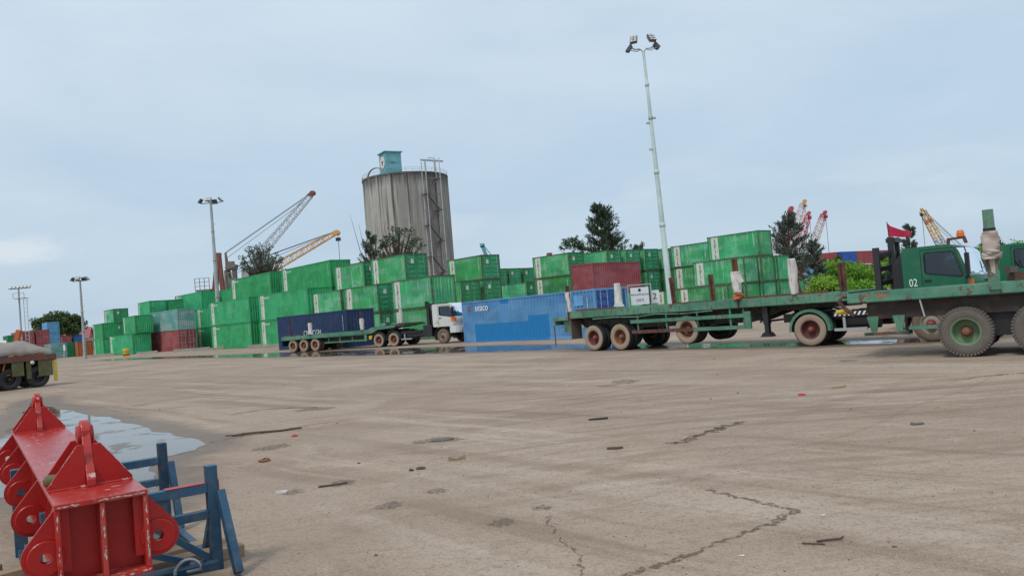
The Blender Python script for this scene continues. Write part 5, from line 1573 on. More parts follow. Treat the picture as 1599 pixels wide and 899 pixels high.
em = MB(); em.lathe([(1.75, -2.22), (1.62, -2.22), (1.62, -2.165), (1.75, -2.165)], (0, 0, 3.3), 'X', 36, smooth=False)
em.prism([(-.75, 3.75), (-.3, 3.55), (0, 3.6), (.3, 3.55), (.75, 3.75), (.35, 3.2), (.2, 2.6), (0, 2.4), (-.2, 2.6), (-.35, 3.2)], -2.24, -2.205, 'X'); hrot(em).build('emblem', 'emblem_dark', hhse)
pt = MB(); pt.b2(-.6, -.2, -2.17, -2.14, 2.6, 3.2); pt.b2(.1, .5, -2.17, -2.14, 2.7, 3.2); pt.b2(-1.4, 1.6, -2.17, -2.155, 3.0, 3.08); hrot(pt).build('vent', 'stair_steel', hhse)
# arched frame on the left rim
af = MB(); pa = [(-9.2 + 2.4 * (1 - math.cos(R(a))), -3.2, HS + .5 + 2.9 * math.sin(R(a))) for a in range(0, 181, 15)]
af.tube(pa, .12, 6); af.tube([(x, y - 1.2, z - .2) for x, y, z in pa], .12, 6)
for i in range(0, 13, 3): af.bar(pa[i], (pa[i][0], pa[i][1] - 1.2, pa[i][2] - .2), .1)
af.bar((-10.2, -3.0, HS + .4), (-4.2, -4.4, HS + .5), .3, .5); af.build('arch_frame', 'stair_steel', S)
MB().bar((-10.3, -1.6, HS - 1.5), (-9.4, -4.8, HS - .6), .5, .8).build('bracket_left', 'stair_steel', S).name = 'bracket'
# outside stair tower on the front right
aS = R(-52); rad_v = Vector((math.cos(aS), math.sin(aS))); tan_v = Vector((-rad_v.y, rad_v.x))
def sp(r_, t_, z): q_ = rad_v * (RS + r_) + tan_v * t_; return (q_.x, q_.y, z)
stw = MB()
for r_, t_ in ((.3, -1.9), (2.1, -1.9), (.3, 2.3), (2.1, 2.3)):
    stw.bar(sp(r_, t_, 0), sp(r_, t_, HS + (3.6 if t_ > 0 else 2.6)), .2)
stw.build('stair_post', 'crane_grey', S)
lvl = 3.95; z = 1.0; k = 0
while z + lvl < HS + 1:
    t0, t1 = (-1.4, 1.9) if k % 2 == 0 else (1.9, -1.4)
    fl_ = MB(); rr0 = .7 if k % 2 == 0 else 1.6
    fl_.bar(sp(rr0 - .35, t0, z), sp(rr0 - .35, t1, z + lvl), .12, .34); fl_.bar(sp(rr0 + .35, t0, z), sp(rr0 + .35, t1, z + lvl), .12, .34)
    for i in range(14):
        t = (i + .5) / 14; fl_.bar(sp(rr0 - .3, t0 + (t1 - t0) * t, z + lvl * t), sp(rr0 + .3, t0 + (t1 - t0) * t, z + lvl * t), .26, .05)
    fl_.bar(sp(rr0 + .35, t0, z + 1.0), sp(rr0 + .35, t1, z + lvl + 1.0), .07)
    fl_.build('stair_flight', 'stair_steel', S)
    ld = MB(); te = 2.1 if t1 > 0 else -1.75
    c0, c1 = sp(0, te - .5, z + lvl), sp(2.2, te + .5, z + lvl)
    ld.add([sp(0, te - .7, z + lvl), sp(2.2, te - .7, z + lvl), sp(2.2, te + .7, z + lvl), sp(0, te + .7, z + lvl), sp(0, te - .7, z + lvl + .14), sp(2.2, te - .7, z + lvl + .14), sp(2.2, te + .7, z + lvl + .14), sp(0, te + .7, z + lvl + .14)],
           [(0, 1, 2, 3), (4, 5, 6, 7), (0, 1, 5, 4), (1, 2, 6, 5), (2, 3, 7, 6), (3, 0, 4, 7)])
    ld.bar(sp(2.1, -1.9, z + lvl), sp(2.1, 2.3, z + lvl), .14); ld.bar(sp(.3, -1.9, z + lvl), sp(2.1, -1.9, z + lvl), .12)
    ld.build('stair_landing', 'stair_steel', S)
    z += lvl; k += 1
hg = MB(); hg.bar(sp(1.0, -2.5, HS + 3.0), sp(1.0, 4.2, HS + 3.0), .3, .4); hg.bar(sp(2.0, -1.0, HS + 3.4), sp(2.0, 1.2, HS + 3.4), .15); hg.bar(sp(1, 1.6, HS), sp(1, 1.6, HS + 3), .4); hg.bar(sp(1, -1.2, HS), sp(1, -1.2, HS + 3), .4)
hg.build('hoist_beam', 'galvanised', S)

# ------------------------------------------------------------------ lamp poles and masts
def tapered_pole(T, h_, r0, r1, mat, joints=()):
    b = MB(); b.tube([(0, 0, 0), (0, 0, h_ * .5), (0, 0, h_)], [r0, (r0 + r1) / 2, r1], 12); b.build('pole', mat, T)
    for z in joints:
        rr = r0 + (r1 - r0) * z / h_
        MB().lathe([(rr, z - .12), (rr + .035, z - .1), (rr + .035, z + .1), (rr, z + .12)], axis='Z', n=12).build('collar', mat, T)


def flood(T, c, yaw, tilt=25, w_=.55, h_=.5, cells=True):
    """floodlight head looking down and outwards"""
    Mx = Matrix.Translation(c) @ Matrix.Rotation(R(yaw), 4, 'Z') @ Matrix.Rotation(R(-tilt), 4, 'Y')
    b = MB(); b.b2(-.05, .10, -w_ / 2, w_ / 2, -h_ / 2, h_ / 2)
    for i in range(5): b.b2(-.13, -.05, -w_ / 2 + .05 + i * (w_ - .1) / 4 - .01, -w_ / 2 + .05 + i * (w_ - .1) / 4 + .01, -h_ / 2 + .04, h_ / 2 - .04)
    b.v = [tuple(Mx @ Vector(v_)) for v_ in b.v]; hd_ = b.build('floodlight', 'lamp_body', T)
    d = MB()
    nr, nc = (3, 2) if cells else (1, 1)
    for i in range(nr):
        for j in range(nc):
            cw_, ch_ = w_ / nc, h_ / nr
            d.b2(.10, .108, -w_ / 2 + j * cw_ + .03, -w_ / 2 + (j + 1) * cw_ - .03, -h_ / 2 + i * ch_ + .035, -h_ / 2 + (i + 1) * ch_ - .035)
    d.v = [tuple(Mx @ Vector(v_)) for v_ in d.v]; d.build('lens', 'lamp_cell', hd_)


T = thing('floodlight_pole', 'tall pale green floodlight pole on a concrete plinth, right of centre', 'lamp post', (8.86, 45.0, 0)); T.rotation_euler = (0, R(-1.25), 0)
MB().b2(-.48, .48, -.48, .48, 0, 1.38).build('plinth', 'concrete', T, bevel=.03)
MB().b2(-.3, .3, -.3, .3, 1.382, 1.45).build('base_plate', 'pole_pale', T)
tapered_pole(T, 15.8, .19, .075, 'pole_pale', (5.9, 8.9, 12.0, 13.9))
for z, s_ in ((11.95, 1), (11.7, -1), (10.2, -1)): MB().box((s_ * .2, -.05, z), (.16, .10, .10)).build('clamp', 'pole_grey', T)
for s_ in (-1, 1):
    b = MB(); b.tube([(0, 0, 15.75), (s_ * .18, 0, 15.95), (s_ * .45, 0, 15.95), (s_ * .72, .0, 16.12)], .04, 8)
    b.tube([(s_ * .2, 0, 15.9), (s_ * .4, -.1, 15.8), (s_ * .75, -.1, 15.92)], .03, 8); b.build('lamp_arm', 'galvanised', T)
    flood(T, (s_ * .50, -.16, 16.45), -90 + s_ * 22, 34, .40, .50)
    flood(T, (s_ * .78, .05, 16.05), 0 if s_ > 0 else 180, 40, .4, .4)

def yard_pole(label, pos, h_, r0, r1, mat, arm=.9, n=4, scale=1.0):
    T = thing('floodlight_pole', label, 'lamp post', pos)
    tapered_pole(T, h_, r0, r1, mat, (h_ * .35, h_ * .6, h_ * .8))
    MB().bar((-arm, 0, h_ - .1), (arm, 0, h_ - .1), .1).build('cross_arm', 'lamp_body', T)
    MB().bar((0, -arm, h_ - .02), (0, arm, h_ - .02), .1).build('cross_arm', 'lamp_body', T)
    for x, y_, yw in ((-arm, 0, 180), (arm, 0, 0), (.05, -arm * .7, -90), (0, arm, 90))[:n]:
        flood(T, (x, y_, h_ + .2 * scale), yw, 40, .62 * scale, .55 * scale)
    st_ = MB()
    for i in range(8): st_.box((r0 + .02, 0, 3 + i * (h_ - 4) / 8), (.3, .03, .03))
    st_.build('climbing_rung', mat, T)
    return T
yard_pole('grey floodlight pole rising behind the green containers on the left', (-39.0, 106.0, 0), 19.4, .33, .16, 'pole_grey', 1.35, scale=1.2)
yard_pole('thin grey lamp pole at the left end of the green containers', (-59.2, 110.0, 0), 10.8, .22, .11, 'pole_grey', 1.0)
T = thing('light_mast', 'far lattice light mast with a ladder at the left edge', 'light mast', (-98.2, 160, 0))
MB().tube([(-.3, 0, 0), (-.3, 0, 14.2)], .16, 8).build('pole', 'pole_grey', T)
ld = MB(); 
for x in (.55, 1.25): ld.bar((x, 0, 3), (x, 0, 12), .08)
for i in range(12): ld.bar((.55, 0, 3.2 + i * .78), (1.25, 0, 3.2 + i * .78), .07)
ld.build('ladder', 'pole_grey', T)
pf = MB(); pf.b2(-1.0, 1.2, -.8, .8, 12.2, 12.3); 
for x in (-1, 1.2): pf.bar((x, -.8, 12.3), (x, -.8, 13.3), .08)
pf.bar((-1, -.8, 13.3), (1.2, -.8, 13.3), .08); pf.build('platform', 'pole_grey', T)
for i in range(6): flood(T, (-1.9 + i * .75, 0, 14.5), -90, 40, .6, .55, False)
MB().bar((-2.0, 0, 14.2), (2.0, 0, 14.2), .1).build('cross_arm', 'pole_grey', T)

# signs
T = thing('sign_board', 'white sign reading PENUMPUKAN in a metal frame beside the blue container', 'sign', (7.28, 46.0, 0))
f = MB(); f.bar((-.66, 0, 0), (-.66, 0, 2.7), .06); f.bar((.66, 0, 0), (.66, 0, 2.7), .06); f.bar((-.63, 0, 2.67), (.63, 0, 2.67), .06); f.bar((-.63, 0, 1.42), (.63, 0, 1.42), .06); f.build('sign_frame', 'galvanised', T)
MB().b2(-.52, .52, -.03, .0, 1.53, 2.52).build('sign_panel', 'sign_white', T)
text('lettering', 'PENUMPUKAN', .155, 'text_black', T, (0, -.034, 2.1), (R(90), 0, 0), .003)
text('lettering', '[007]', .20, 'text_black', T, (0, -.034, 1.78), (R(90), 0, 0), .003)
MB().prism([(-.07, 2.28), (.07, 2.28), (.08, 2.42), (.0, 2.46), (-.08, 2.42)], -.036, -.031).build('emblem', 'text_black', T)
T = thing('sign_board', 'small white board marked 2 on a post right of the framed sign', 'sign', (8.2, 46.4, 0))
MB().bar((-.05, 0, 0), (-.05, 0, 2.3), .07).build('sign_post', 'galvanised', T)
MB().b2(-.22, .26, -.05, -.036, 1.55, 2.3).build('sign_panel', 'sign_white', T)
text('lettering', '2', .5, 'text_black', T, (0, -.053, 1.93), (R(90), 0, 0), .003)


# ------------------------------------------------------------------ cranes
def lattice(mb, A, B, w0, w1, nseg, t=.12, mi=0):
    A, B = Vector(A), Vector(B); d = (B - A).normalized(); s = d.cross(Vector((0, 0, 1))).normalized(); uq = s.cross(d).normalized()
    rings = []
    for i in range(nseg + 1):
        f_ = i / nseg; ww = w0 + (w1 - w0) * f_ ; p_ = A + (B - A) * f_
        rings.append([p_ + s * a * ww / 2 + uq * c_ * ww / 2 for a, c_ in ((-1, -1), (1, -1), (1, 1), (-1, 1))])
    for i in range(nseg):
        for k in range(4):
            mb.bar(rings[i][k], rings[i + 1][k], t, t, mi)
            mb.bar(rings[i][k], rings[i + 1][(k + 1) % 4] if i % 2 == 0 else rings[i + 1][(k + 3) % 4], t * .6, t * .6, mi)
            mb.bar(rings[i][k], rings[i][(k + 1) % 4], t * .6, t * .6, mi)


def crane(label, foot, tip, mats, w0=1.5, w1=.9, nseg=18, t=.13, mast=None, hook=None, bands=None, heads=1.3, group=None):
    T = thing('crane', label, 'crane', (foot[0], foot[1], 0), 0, group)
    F = Vector(foot); Fl = Vector((0, 0, foot[2])); Tl = Vector(tip) - Vector((foot[0], foot[1], 0))
    if bands:
        prev = 0
        for f_, mt_ in bands:
            b = MB(); lattice(b, Fl + (Tl - Fl) * prev, Fl + (Tl - Fl) * f_, w0 + (w1 - w0) * prev, w0 + (w1 - w0) * f_, max(2, int(nseg * (f_ - prev))), t); b.build('jib_section', mt_, T); prev = f_
    else:
        b = MB(); lattice(b, Fl, Tl, w0, w1, nseg, t); b.build('jib', mats[0], T)
    d = (Tl - Fl).normalized()
    hd_ = MB(); hd_.box(Tl + d * heads * .3, (heads, heads * .8, heads * .8), ry=-math.asin(max(-1, min(1, d.z))) * (1 if d.x > 0 else -1))
    hd_.lathe([(0, -.3), (heads * .45, -.3), (heads * .45, .3), (0, .3)], Tl + d * heads * .8 + Vector((0, 0, -.2 * heads)), 'Y', 14, smooth=False); hd_.build('jib_head', mats[1], T)
    base = MB(); base.b2(-2.2, 2.2, -2, 2, 0, 1.4); base.b2(-1.8, 1.8, -1.6, 1.6, 1.4, max(2.0, foot[2] - .3)); base.build('crane_base', mats[0], T)
    if mast:
        M_ = Vector(mast) - Vector((foot[0], foot[1], 0))
        c_ = MB()
        for o_ in (-.35, .35): c_.bar(M_ + Vector((0, o_, 0)), Tl + Vector((0, o_, .4)), .09)
        c_.bar(M_ + Vector((0, 0, -1.4)), Fl + (Tl - Fl) * .85 + Vector((0, 0, .6)), .08); c_.build('cable', 'black_steel', T)
        a_ = MB(); a_.bar((M_.x, -.8, 2), M_, .4); a_.bar((M_.x, .8, 2), M_, .4); a_.bar((M_.x * .5, 0, 2), M_, .3); a_.build('mast_frame', 'stair_steel', T)
    if hook:
        c_ = MB(); e_ = Tl + d * heads * .8
        c_.bar(e_, e_ + Vector((0, 0, -hook)), .09); c_.box(e_ + Vector((0, 0, -1.6)), (1.0, .5, .7)); c_.build('hook_line', 'black_steel', T)
    return T


crane('large grey lattice crane with its long jib raised, left of the silo', (-61.5, 190, 17.5), (-46.1, 190, 33.0), ('crane_grey', 'crane_brown'), 1.9, 1.1, 16, .13, mast=(-66.9, 189, 20.9))
T = thing('crane_tower', 'rust brown crane tower with a caged platform behind the left lamp pole', 'crane', (-68.0, 185, 0))
b = MB(); b.bar((-1.8, 0, 4), (.9, 0, 20.6), 1.1, 1.1); b.bar((1.6, 0, 4), (.9, .0, 20.6), .9, .9)
b.build('a_frame', 'crane_brown', T)
b = MB()
b.b2(2.6, 3.1, -.5, .5, 0, 17.0); b.b2(3.9, 4.7, -.6, .6, 0, 17.2); b.b2(2.5, 4.9, -.8, .8, 16.4, 17.6); b.b2(2.9, 4.3, -.5, .5, 17.6, 18.4); b.build('mast', 'stair_steel', T)
for z_ in (15.6, 16.8, 13.2): MB().b2(2.5, 5.1, -1.25, -1.1, z_, z_ + .25).build('tie_bar', 'stair_steel', T)
b = MB(); b.b2(-4.6, -1.2, -1.2, 1.2, 12.0, 12.4)
for x in (-4.6, -3.5, -2.4, -1.3): b.bar((x, -1.2, 12.4), (x, -1.2, 15.0), .12)
for z_ in (13.2, 14.1, 15.0): b.bar((-4.6, -1.2, z_), (-1.3, -1.2, z_), .1)
b.build('platform', 'stair_steel', T)
crane('yellow lattice crane with a hanging hook, behind the bright green stacks', (-51.0, 170, 14.6), (-36.9, 170, 21.1), ('crane_yellow', 'crane_yellow'), 1.6, .8, 12, .15, mast=(-60.5, 170, 15.2), hook=6.5, heads=1.2)
crane('dark red crane jib with red head, leftmost of the right-hand cranes', (75.5, 230, 9.0), (81.6, 230, 23.6), ('crane_red', 'crane_red'), 2.6, 2.0, 12, .22, bands=((.35, 'crane_pale'), (.7, 'crane_red'), (1, 'crane_brown')), heads=1.5, hook=3)
crane('tall crane jib with an orange head, highest of the right-hand cranes', (79.2, 234, 8.0), (87.2, 234, 26.0), ('crane_pale', 'crane_yellow'), 2.2, 1.5, 16, .2, bands=((.5, 'crane_red'), (1, 'crane_pale')), heads=1.2, hook=12)
crane('red crane jib close in front of the tallest one', (79.8, 226, 8.0), (85.2, 226, 21.8), ('crane_red', 'crane_red'), 1.9, 1.3, 14, .18, bands=((.45, 'crane_pale'), (1, 'crane_red')), heads=1.05, hook=9)
crane('pale crane jib with red head, rightmost of the cluster above the bushes', (84.6, 230, 8.0), (91.3, 230, 22.0), ('crane_pale', 'crane_red'), 2.4, 1.4, 16, .18, bands=((.88, 'crane_pale'), (1, 'crane_red')), heads=1.1, hook=13)
crane('yellow and white crane jib rising behind the green truck cab', (120.5, 220, 6.0), (114.4, 220, 19.8), ('crane_yellow', 'crane_yellow'), 2.2, 1.2, 16, .2, bands=((.45, 'crane_grey'), (.75, 'crane_yellow'), (.82, 'orange_paint'), (1, 'crane_yellow')), heads=.8, hook=12, mast=(124, 220, 9.5))
# teal crane tip between silo and tree
T = thing('crane', 'small teal crane tip showing above the green stack right of the silo', 'crane', (-4.4, 150, 0))
b = MB(); b.bar((.7, 0, 0), (.2, 0, 12), .9); b.bar((.2, 0, 12), (-.5, 0, 14.3), .7); b.box((-.5, 0, 14.4), (.9, .7, .7)); b.bar((.0, 0, 14), (1.2, 0, 12.2), .15); b.build('jib', 'headhouse_teal', T)
# rusty chimney tip
b = MB(); b.lathe([(.5, 0), (.45, 11.3), (.55, 11.4), (.55, 11.9), (.4, 12.0), (0, 12)], axis='Z', n=12); o = b.build('vent_pipe', 'rim_rust'); o.location = (7.5, 150, 0)
tag(o, 'rusty vent pipe tip just above the patched green stack', 'pipe')
# far left: blue truck, loader arm, roofed shed, post
T = thing('parked_truck', 'blue truck cab with a white roof at the extreme left edge', 'truck', (-77.6, 120.0, 0), R(-50))
MB().prism(rounded([(-1.1, .9), (1.1, .9), (1.2, 1.8), (.75, 2.95), (-1.1, 2.95)], .15), -1.2, 1.2).build('cab', 'truck_blue', T, bevel=.05)
MB().prism(rounded([(-1.05, 2.96), (.7, 2.96), (.3, 3.5), (-.9, 3.6)], .1), -1.15, 1.15).build('wind_deflector', 'cab_white', T)
MB().b2(-.5, .6, -1.215, -1.2, 1.9, 2.6).build('side_window', 'glass_dark', T)
MB().b2(-5.5, -1.2, -.45, .45, .7, 1.0).build('chassis', 'black_steel', T)
for x in (.2, -4.2):
    for sy in (-1, 1): wheel(T, (x, sy * 1.0, .5), sy, .5, .28, 'brown_rubber', 'dark_rubber', n=20)
T = thing('loader', 'orange loader arm standing in front of the distant maroon containers', 'loader', (-93.0, 150.0, 0))
b = MB(); b.bar((-.7, 0, 1.2), (-.5, 0, 3.2), .9); b.bar((-.5, 0, 3.1), (.3, 0, 5.7), .8); b.build('arm', 'orange_paint', T)
MB().b2(-2.4, .3, -1.0, 1.0, .7, 1.9).build('body', 'orange_paint', T)
for x in (-1.9, .0):
    for sy in (-1, 1): wheel(T, (x, sy * 1.1, .55), sy, .55, .35, 'dark_rubber', 'dark_rubber', 'orange_paint', 'orange_paint', n=20)
T = thing('shed', 'low shed with a pink-red sheet roof behind the thin lamp pole', 'building', (-149.5, 262, 0), R(14))
MB().b2(-9, 9, -1, 7, 0, 4.2).build('wall', 'concrete', T)
b = MB()
b.add([(-9.6, -1.6, 4.2), (9.6, -1.6, 4.2), (9.6, 3, 7.9), (-9.6, 3, 7.9), (9.6, 7.6, 4.2), (-9.6, 7.6, 4.2)], [(0, 1, 2, 3), (3, 2, 4, 5)])
for i in range(31):
    x0_ = -9.6 + i * .64; b.bar((x0_, -1.6, 4.24), (x0_, 3, 7.94), .08, .06)
b.add([(-9, -1, 4.19), (-9, 7, 4.19), (-9, 3, 7.8)], [(0, 1, 2)]); b.add([(9, -1, 4.19), (9, 7, 4.19), (9, 3, 7.8)], [(0, 1, 2)])
b.build('roof', 'roof_pink', T)
T = thing('marker_post', 'slim white post standing left of the thin lamp pole', 'post', (-77.3, 137.0, 0))
MB().bar((0, 0, 0), (.12, 0, 1.3), .14).build('post', 'galvanised', T); MB().box((.13, 0, 1.75), (.3, .08, 1.0)).build('plate', 'white_paint', T)


# ------------------------------------------------------------------ trees and bushes
def leaf_quads(mb, c, rad, n, rnd, size, flat=.5, elong=1.6, droop=0):
    for _ in range(n):
        d = Vector((rnd.gauss(0, 1), rnd.gauss(0, 1), rnd.gauss(0, 1)))
        if d.length < 1e-3: continue
        d.normalize(); p_ = Vector(c) + Vector((d.x, d.y, d.z * .8)) * rad * rnd.random() ** .45
        ax_ = Vector((rnd.gauss(0, 1), rnd.gauss(0, 1), rnd.gauss(0, .6) - droop)).normalized()
        sd2 = ax_.cross(Vector((rnd.gauss(0, 1), rnd.gauss(0, 1), rnd.gauss(0, 1)))).normalized()
        s_ = size * rnd.uniform(.6, 1.35); l_ = s_ * elong
        mb.add([p_ - ax_ * l_ / 2, p_ + sd2 * s_ * .5, p_ + ax_ * l_ / 2, p_ - sd2 * s_ * .5], [(0, 1, 2, 3)])


def plume(mb, p0, d, ln_, n_, rnd, size):
    """a feathery spray of needles that rises and tapers outwards"""
    d = (d + Vector((rnd.gauss(0, .3), rnd.gauss(0, .3), .45 + rnd.gauss(0, .25)))).normalized()
    for _ in range(n_):
        t = rnd.random(); w_ = ln_ * .26 * (1 - t * .75)
        p_ = Vector(p0) + d * ln_ * t + Vector((rnd.gauss(0, w_), rnd.gauss(0, w_), rnd.gauss(0, w_)))
        ax_ = (d + Vector((rnd.gauss(0, .45), rnd.gauss(0, .45), rnd.gauss(0, .45)))).normalized()
        sd2 = ax_.cross(Vector((rnd.gauss(0, 1), rnd.gauss(0, 1), rnd.gauss(0, 1)))).normalized()
        s_ = size * rnd.uniform(.6, 1.3); l_ = s_ * 4.5
        mb.add([p_ - ax_ * l_ / 2, p_ + sd2 * s_ * .5, p_ + ax_ * l_ / 2, p_ - sd2 * s_ * .5], [(0, 1, 2, 3)])


def casuarina(label, pos, h_, spread, seed, mat='leaf_dark', nb=70, per=34, size=.28, crown0=.25, shape=1.0, side=None, bare=0):
    rnd = random.Random(seed)
    T = thing('casuarina_tree', label, 'tree', pos)
    tk_ = MB(); cr = MB()
    pts_ = [(0, 0, 0), (.15, 0, h_ * .3), (-.1, .1, h_ * .6), (.05, 0, h_ * .92)]
    tk_.tube(pts_, [.028 * h_, .021 * h_, .012 * h_, .004 * h_], 8)
    for i in range(nb):
        f_ = crown0 + (1 - crown0) * (i + rnd.random()) / nb
        z_ = h_ * f_ * .95
        a = rnd.uniform(0, 2 * math.pi)
        wd = spread * ((1 - f_) ** .75 * (1 - .35 * crown0) + .07) * rnd.uniform(.5, 1.12)
        e_ = Vector((math.cos(a) * wd, math.sin(a) * wd, z_ + wd * rnd.uniform(.35, .8)))
        s_ = Vector((0, 0, z_)); mid = s_.lerp(e_, .55) + Vector((0, 0, -wd * .1))
        tk_.tube([s_, mid, e_], [.012 * h_ * (1.1 - f_) + .02, .03, .012], 5, cap=False)
        bd = (e_ - s_).normalized()
        for t in (.35, .5, .62, .74, .86, 1.0):
            plume(cr, s_.lerp(e_, t), bd, spread * rnd.uniform(.10, .2), per // 4 + 2, rnd, size)
    if side:
        for (dx, dz, r_) in side:
            e_ = Vector((dx, 0, dz)); tk_.tube([(0, 0, dz - abs(dx) * .45 - .3), (dx * .5, 0, dz - abs(dx) * .1 - .3), e_], [.14, .09, .03], 5)
            for _ in range(26): plume(cr, e_ + Vector((rnd.gauss(0, r_ * .5), rnd.gauss(0, r_ * .5), rnd.gauss(-.2, r_ * .4))), Vector((rnd.gauss(0, .6) + (.3 if dx > 0 else -.3), rnd.gauss(0, .6), .6)).normalized(), r_ * .8, 16, rnd, size)
    for i in range(bare):
        a = rnd.uniform(0, 6.28); wd = spread * rnd.uniform(.2, .6)
        tk_.tube([(0, 0, h_ * .5), (math.cos(a) * wd * .6, math.sin(a) * wd * .6, h_ * .8), (math.cos(a) * wd, math.sin(a) * wd, h_ * rnd.uniform(1.0, 1.25))], [.07, .045, .015], 5)
    tk_.build('trunk', 'bark', T, fix=False); cr.build('crown', mat, T, fix=False)
    return T


def broadleaf(label, pos, h_, rx, rz, seed, mat, clumps=46, per=60, size=.3, name='tree', crown_z=None, gaps=.75):
    rnd = random.Random(seed); T = thing(name, label, 'tree' if name.endswith('tree') else 'bush', pos)
    tk_ = MB(); cr = MB(); cz = crown_z if crown_z is not None else h_ - rz
    tk_.tube([(0, 0, 0), (.1, 0, cz * .55), (0, 0, cz)], [.03 * h_, .024 * h_, .015 * h_], 8)
    for i in range(clumps):
        a = rnd.uniform(0, 6.283); cphi = rnd.uniform(-.75, 1); sphi = math.sqrt(max(0, 1 - cphi * cphi)); rr = rnd.uniform(.45, 1.0)
        c_ = Vector((math.cos(a) * sphi * rx * rr, math.sin(a) * sphi * rx * rr, cz + cphi * rz * rr))
        tk_.tube([(0, 0, cz * .7), Vector((0, 0, cz * .75)).lerp(c_, .6) + Vector((0, 0, -.1 * rz)), c_], [.011 * h_, .007 * h_, .003 * h_], 5, cap=False)
        leaf_quads(cr, c_, rx * .27 * rnd.uniform(.7, 1.2) * gaps, per, rnd, size, elong=1.7)
    tk_.build('trunk', 'bark', T, fix=False); cr.build('crown', mat, T, fix=False)
    return T


casuarina('tall dark casuarina tree behind the door-end stacks, right of centre', (13.9, 118, 0), 16.4, 6.0, 3, 'leaf_dark', 110, 42, .13, .42, side=((-4.6, 10.6, 1.3), (-3.3, 10.3, 1.0), (5.2, 9.4, .8)))
broadleaf('sparse bluish tree beside the lattice crane, left of the silo', (-40.0, 130, 0), 16.6, 4.0, 3.6, 11, 'leaf_grey', 80, 30, .20, gaps=.62, crown_z=12.4)
casuarina('thin ragged tree in front of the silo, left one', (-19.0, 110, 0), 14.6, 4.4, 21, 'leaf_grey', 30, 40, .12, .5, bare=5)
broadleaf('ragged dark green tree in front of the silo, right one', (-15.2, 108, 0), 14.6, 3.8, 3.2, 22, 'leaf_dark', 42, 30, .20, gaps=.6, crown_z=11.6)
broadleaf('rounded dark tree far away above the pale blue containers', (-113.8, 200, 0), 10.6, 5.6, 3.2, 31, 'leaf_mid', 80, 110, .42, crown_z=7.4, gaps=1.1)
casuarina('feathery grey-green tree right beside the green block', (36.8, 105, 0), 11.6, 4.4, 41, 'leaf_grey', 90, 42, .11, .2)
casuarina('lower grey-green tree next to the feathery one', (37.6, 99, 0), 7.4, 2.6, 42, 'leaf_grey', 60, 42, .12, .15)
casuarina('thin tree top behind the red flag', (60.0, 120, 0), 9.9, 3.0, 43, 'leaf_grey', 40, 45, .11, .45)
casuarina('tiny tree top between the two green cabs', (60.2, 100, 0), 5.8, 2.6, 44, 'leaf_dark', 30, 40, .24, .4)
broadleaf('dark olive tree in front of the left face of the distant red block', (35.9, 88, 0), 5.0, 1.7, 1.7, 51, 'leaf_mid', 40, 60, .18, crown_z=3.2)
broadleaf('olive tree in front of the distant red block, near the black rack', (42.9, 92, 0), 5.2, 1.6, 1.6, 52, 'leaf_mid', 36, 60, .18, crown_z=3.6)
broadleaf('dark shrub in the middle of the bright bank', (34.6, 74, 0), 2.7, 1.2, 1.1, 53, 'leaf_dark', 34, 80, .15, name='bush', crown_z=1.6)
GBU = 'bright green bushes on the bank at the right'
BUSH0 = [(30.6, 76, 2.1, 1.7, 'leaf_lime', 'bright green bush nearest to the green block'), (33.6, 78, 2.6, 2.2, 'leaf_bright', 'broad bright bush second from the green block'),
        (36.4, 77, 2.2, 2.0, 'leaf_lime', 'light green bush behind the brown front stake'), (39.2, 79, 1.9, 1.9, 'leaf_bright', 'bright bush just left of the dark shrub'),
        (43.0, 78, 2.0, 2.1, 'leaf_lime', 'light green bush just right of the dark shrub'), (46.0, 80, 2.6, 2.3, 'leaf_bright', 'tall bright bush left of the black rack'),
        (49.2, 79, 2.4, 2.2, 'leaf_lime', 'bright bush seen through the black rack'), (32.0, 71, 1.3, 1.6, 'leaf_bright', 'low green bush near the wire fence, left'),
        (36.0, 71, 1.2, 1.8, 'leaf_bright', 'low green bush near the wire fence, middle'), (41.0, 72, 1.3, 1.8, 'leaf_lime', 'low green bush near the wire fence, right'),
        (52.6, 84, 3.0, 2.6, 'leaf_mid', 'darker bush hidden behind the green cab')]
BUSH = [(x - 1.2, y, h_ + ((.5, 1.5, .9, 1.7, 1.0, .3, 1.3)[i_ % 7] if y > 75 else .3), rx * 1.25, ('leaf_bright' if i_ % 3 == 1 else mt_), lab) for i_, (x, y, h_, rx, mt_, lab) in enumerate(BUSH0)]
for i, (x, y, h_, rx, mt_, lab) in enumerate(BUSH):
    o = broadleaf(lab, (x, y, 0), h_, rx, h_ * .62, 60 + i, mt_, 60, 110, .15, name='bush', crown_z=h_ * .42, gaps=1.25); o['group'] = GBU
# grassy ground cover on the bank
rnd = random.Random(77); b = MB()
for _ in range(9000):
    x, y = rnd.uniform(29, 60), rnd.uniform(68, 104)
    s_ = rnd.uniform(.15, .45); a = rnd.uniform(0, 6.28); d = Vector((math.cos(a), math.sin(a), 0)) * s_ * .22
    b.add([(x - d.x, y - d.y, 0), (x + d.x, y + d.y, 0), (x + rnd.uniform(-.1, .1), y, s_ * 1.5)], [(0, 1, 2)])
o = b.build('ground_cover', 'leaf_bright', fix=False); o['kind'] = 'stuff'
# wire fence at the foot of the bank
T = thing('fence', 'low wire fence with pale posts in front of the green bushes', 'fence', (25.6, 62.5, 0), R(3))
for i in range(12):
    MB().b2(i * 1.25 - .04, i * 1.25 + .04, -.04, .04, 0, 1.15 if i not in (5, 9) else 1.35).build('fence_post', 'white_paint' if i in (5, 9) else 'galvanised', T)
b = MB()
for z_ in (.15, .45, .75, 1.05): b.bar((0, 0, z_), (13.75, 0, z_), .02)
for i in range(90): b.bar((.08 + i * .152, 0, .1), (.08 + i * .152, 0, 1.1), .012)
b.build('wire_mesh', 'galvanised', T)


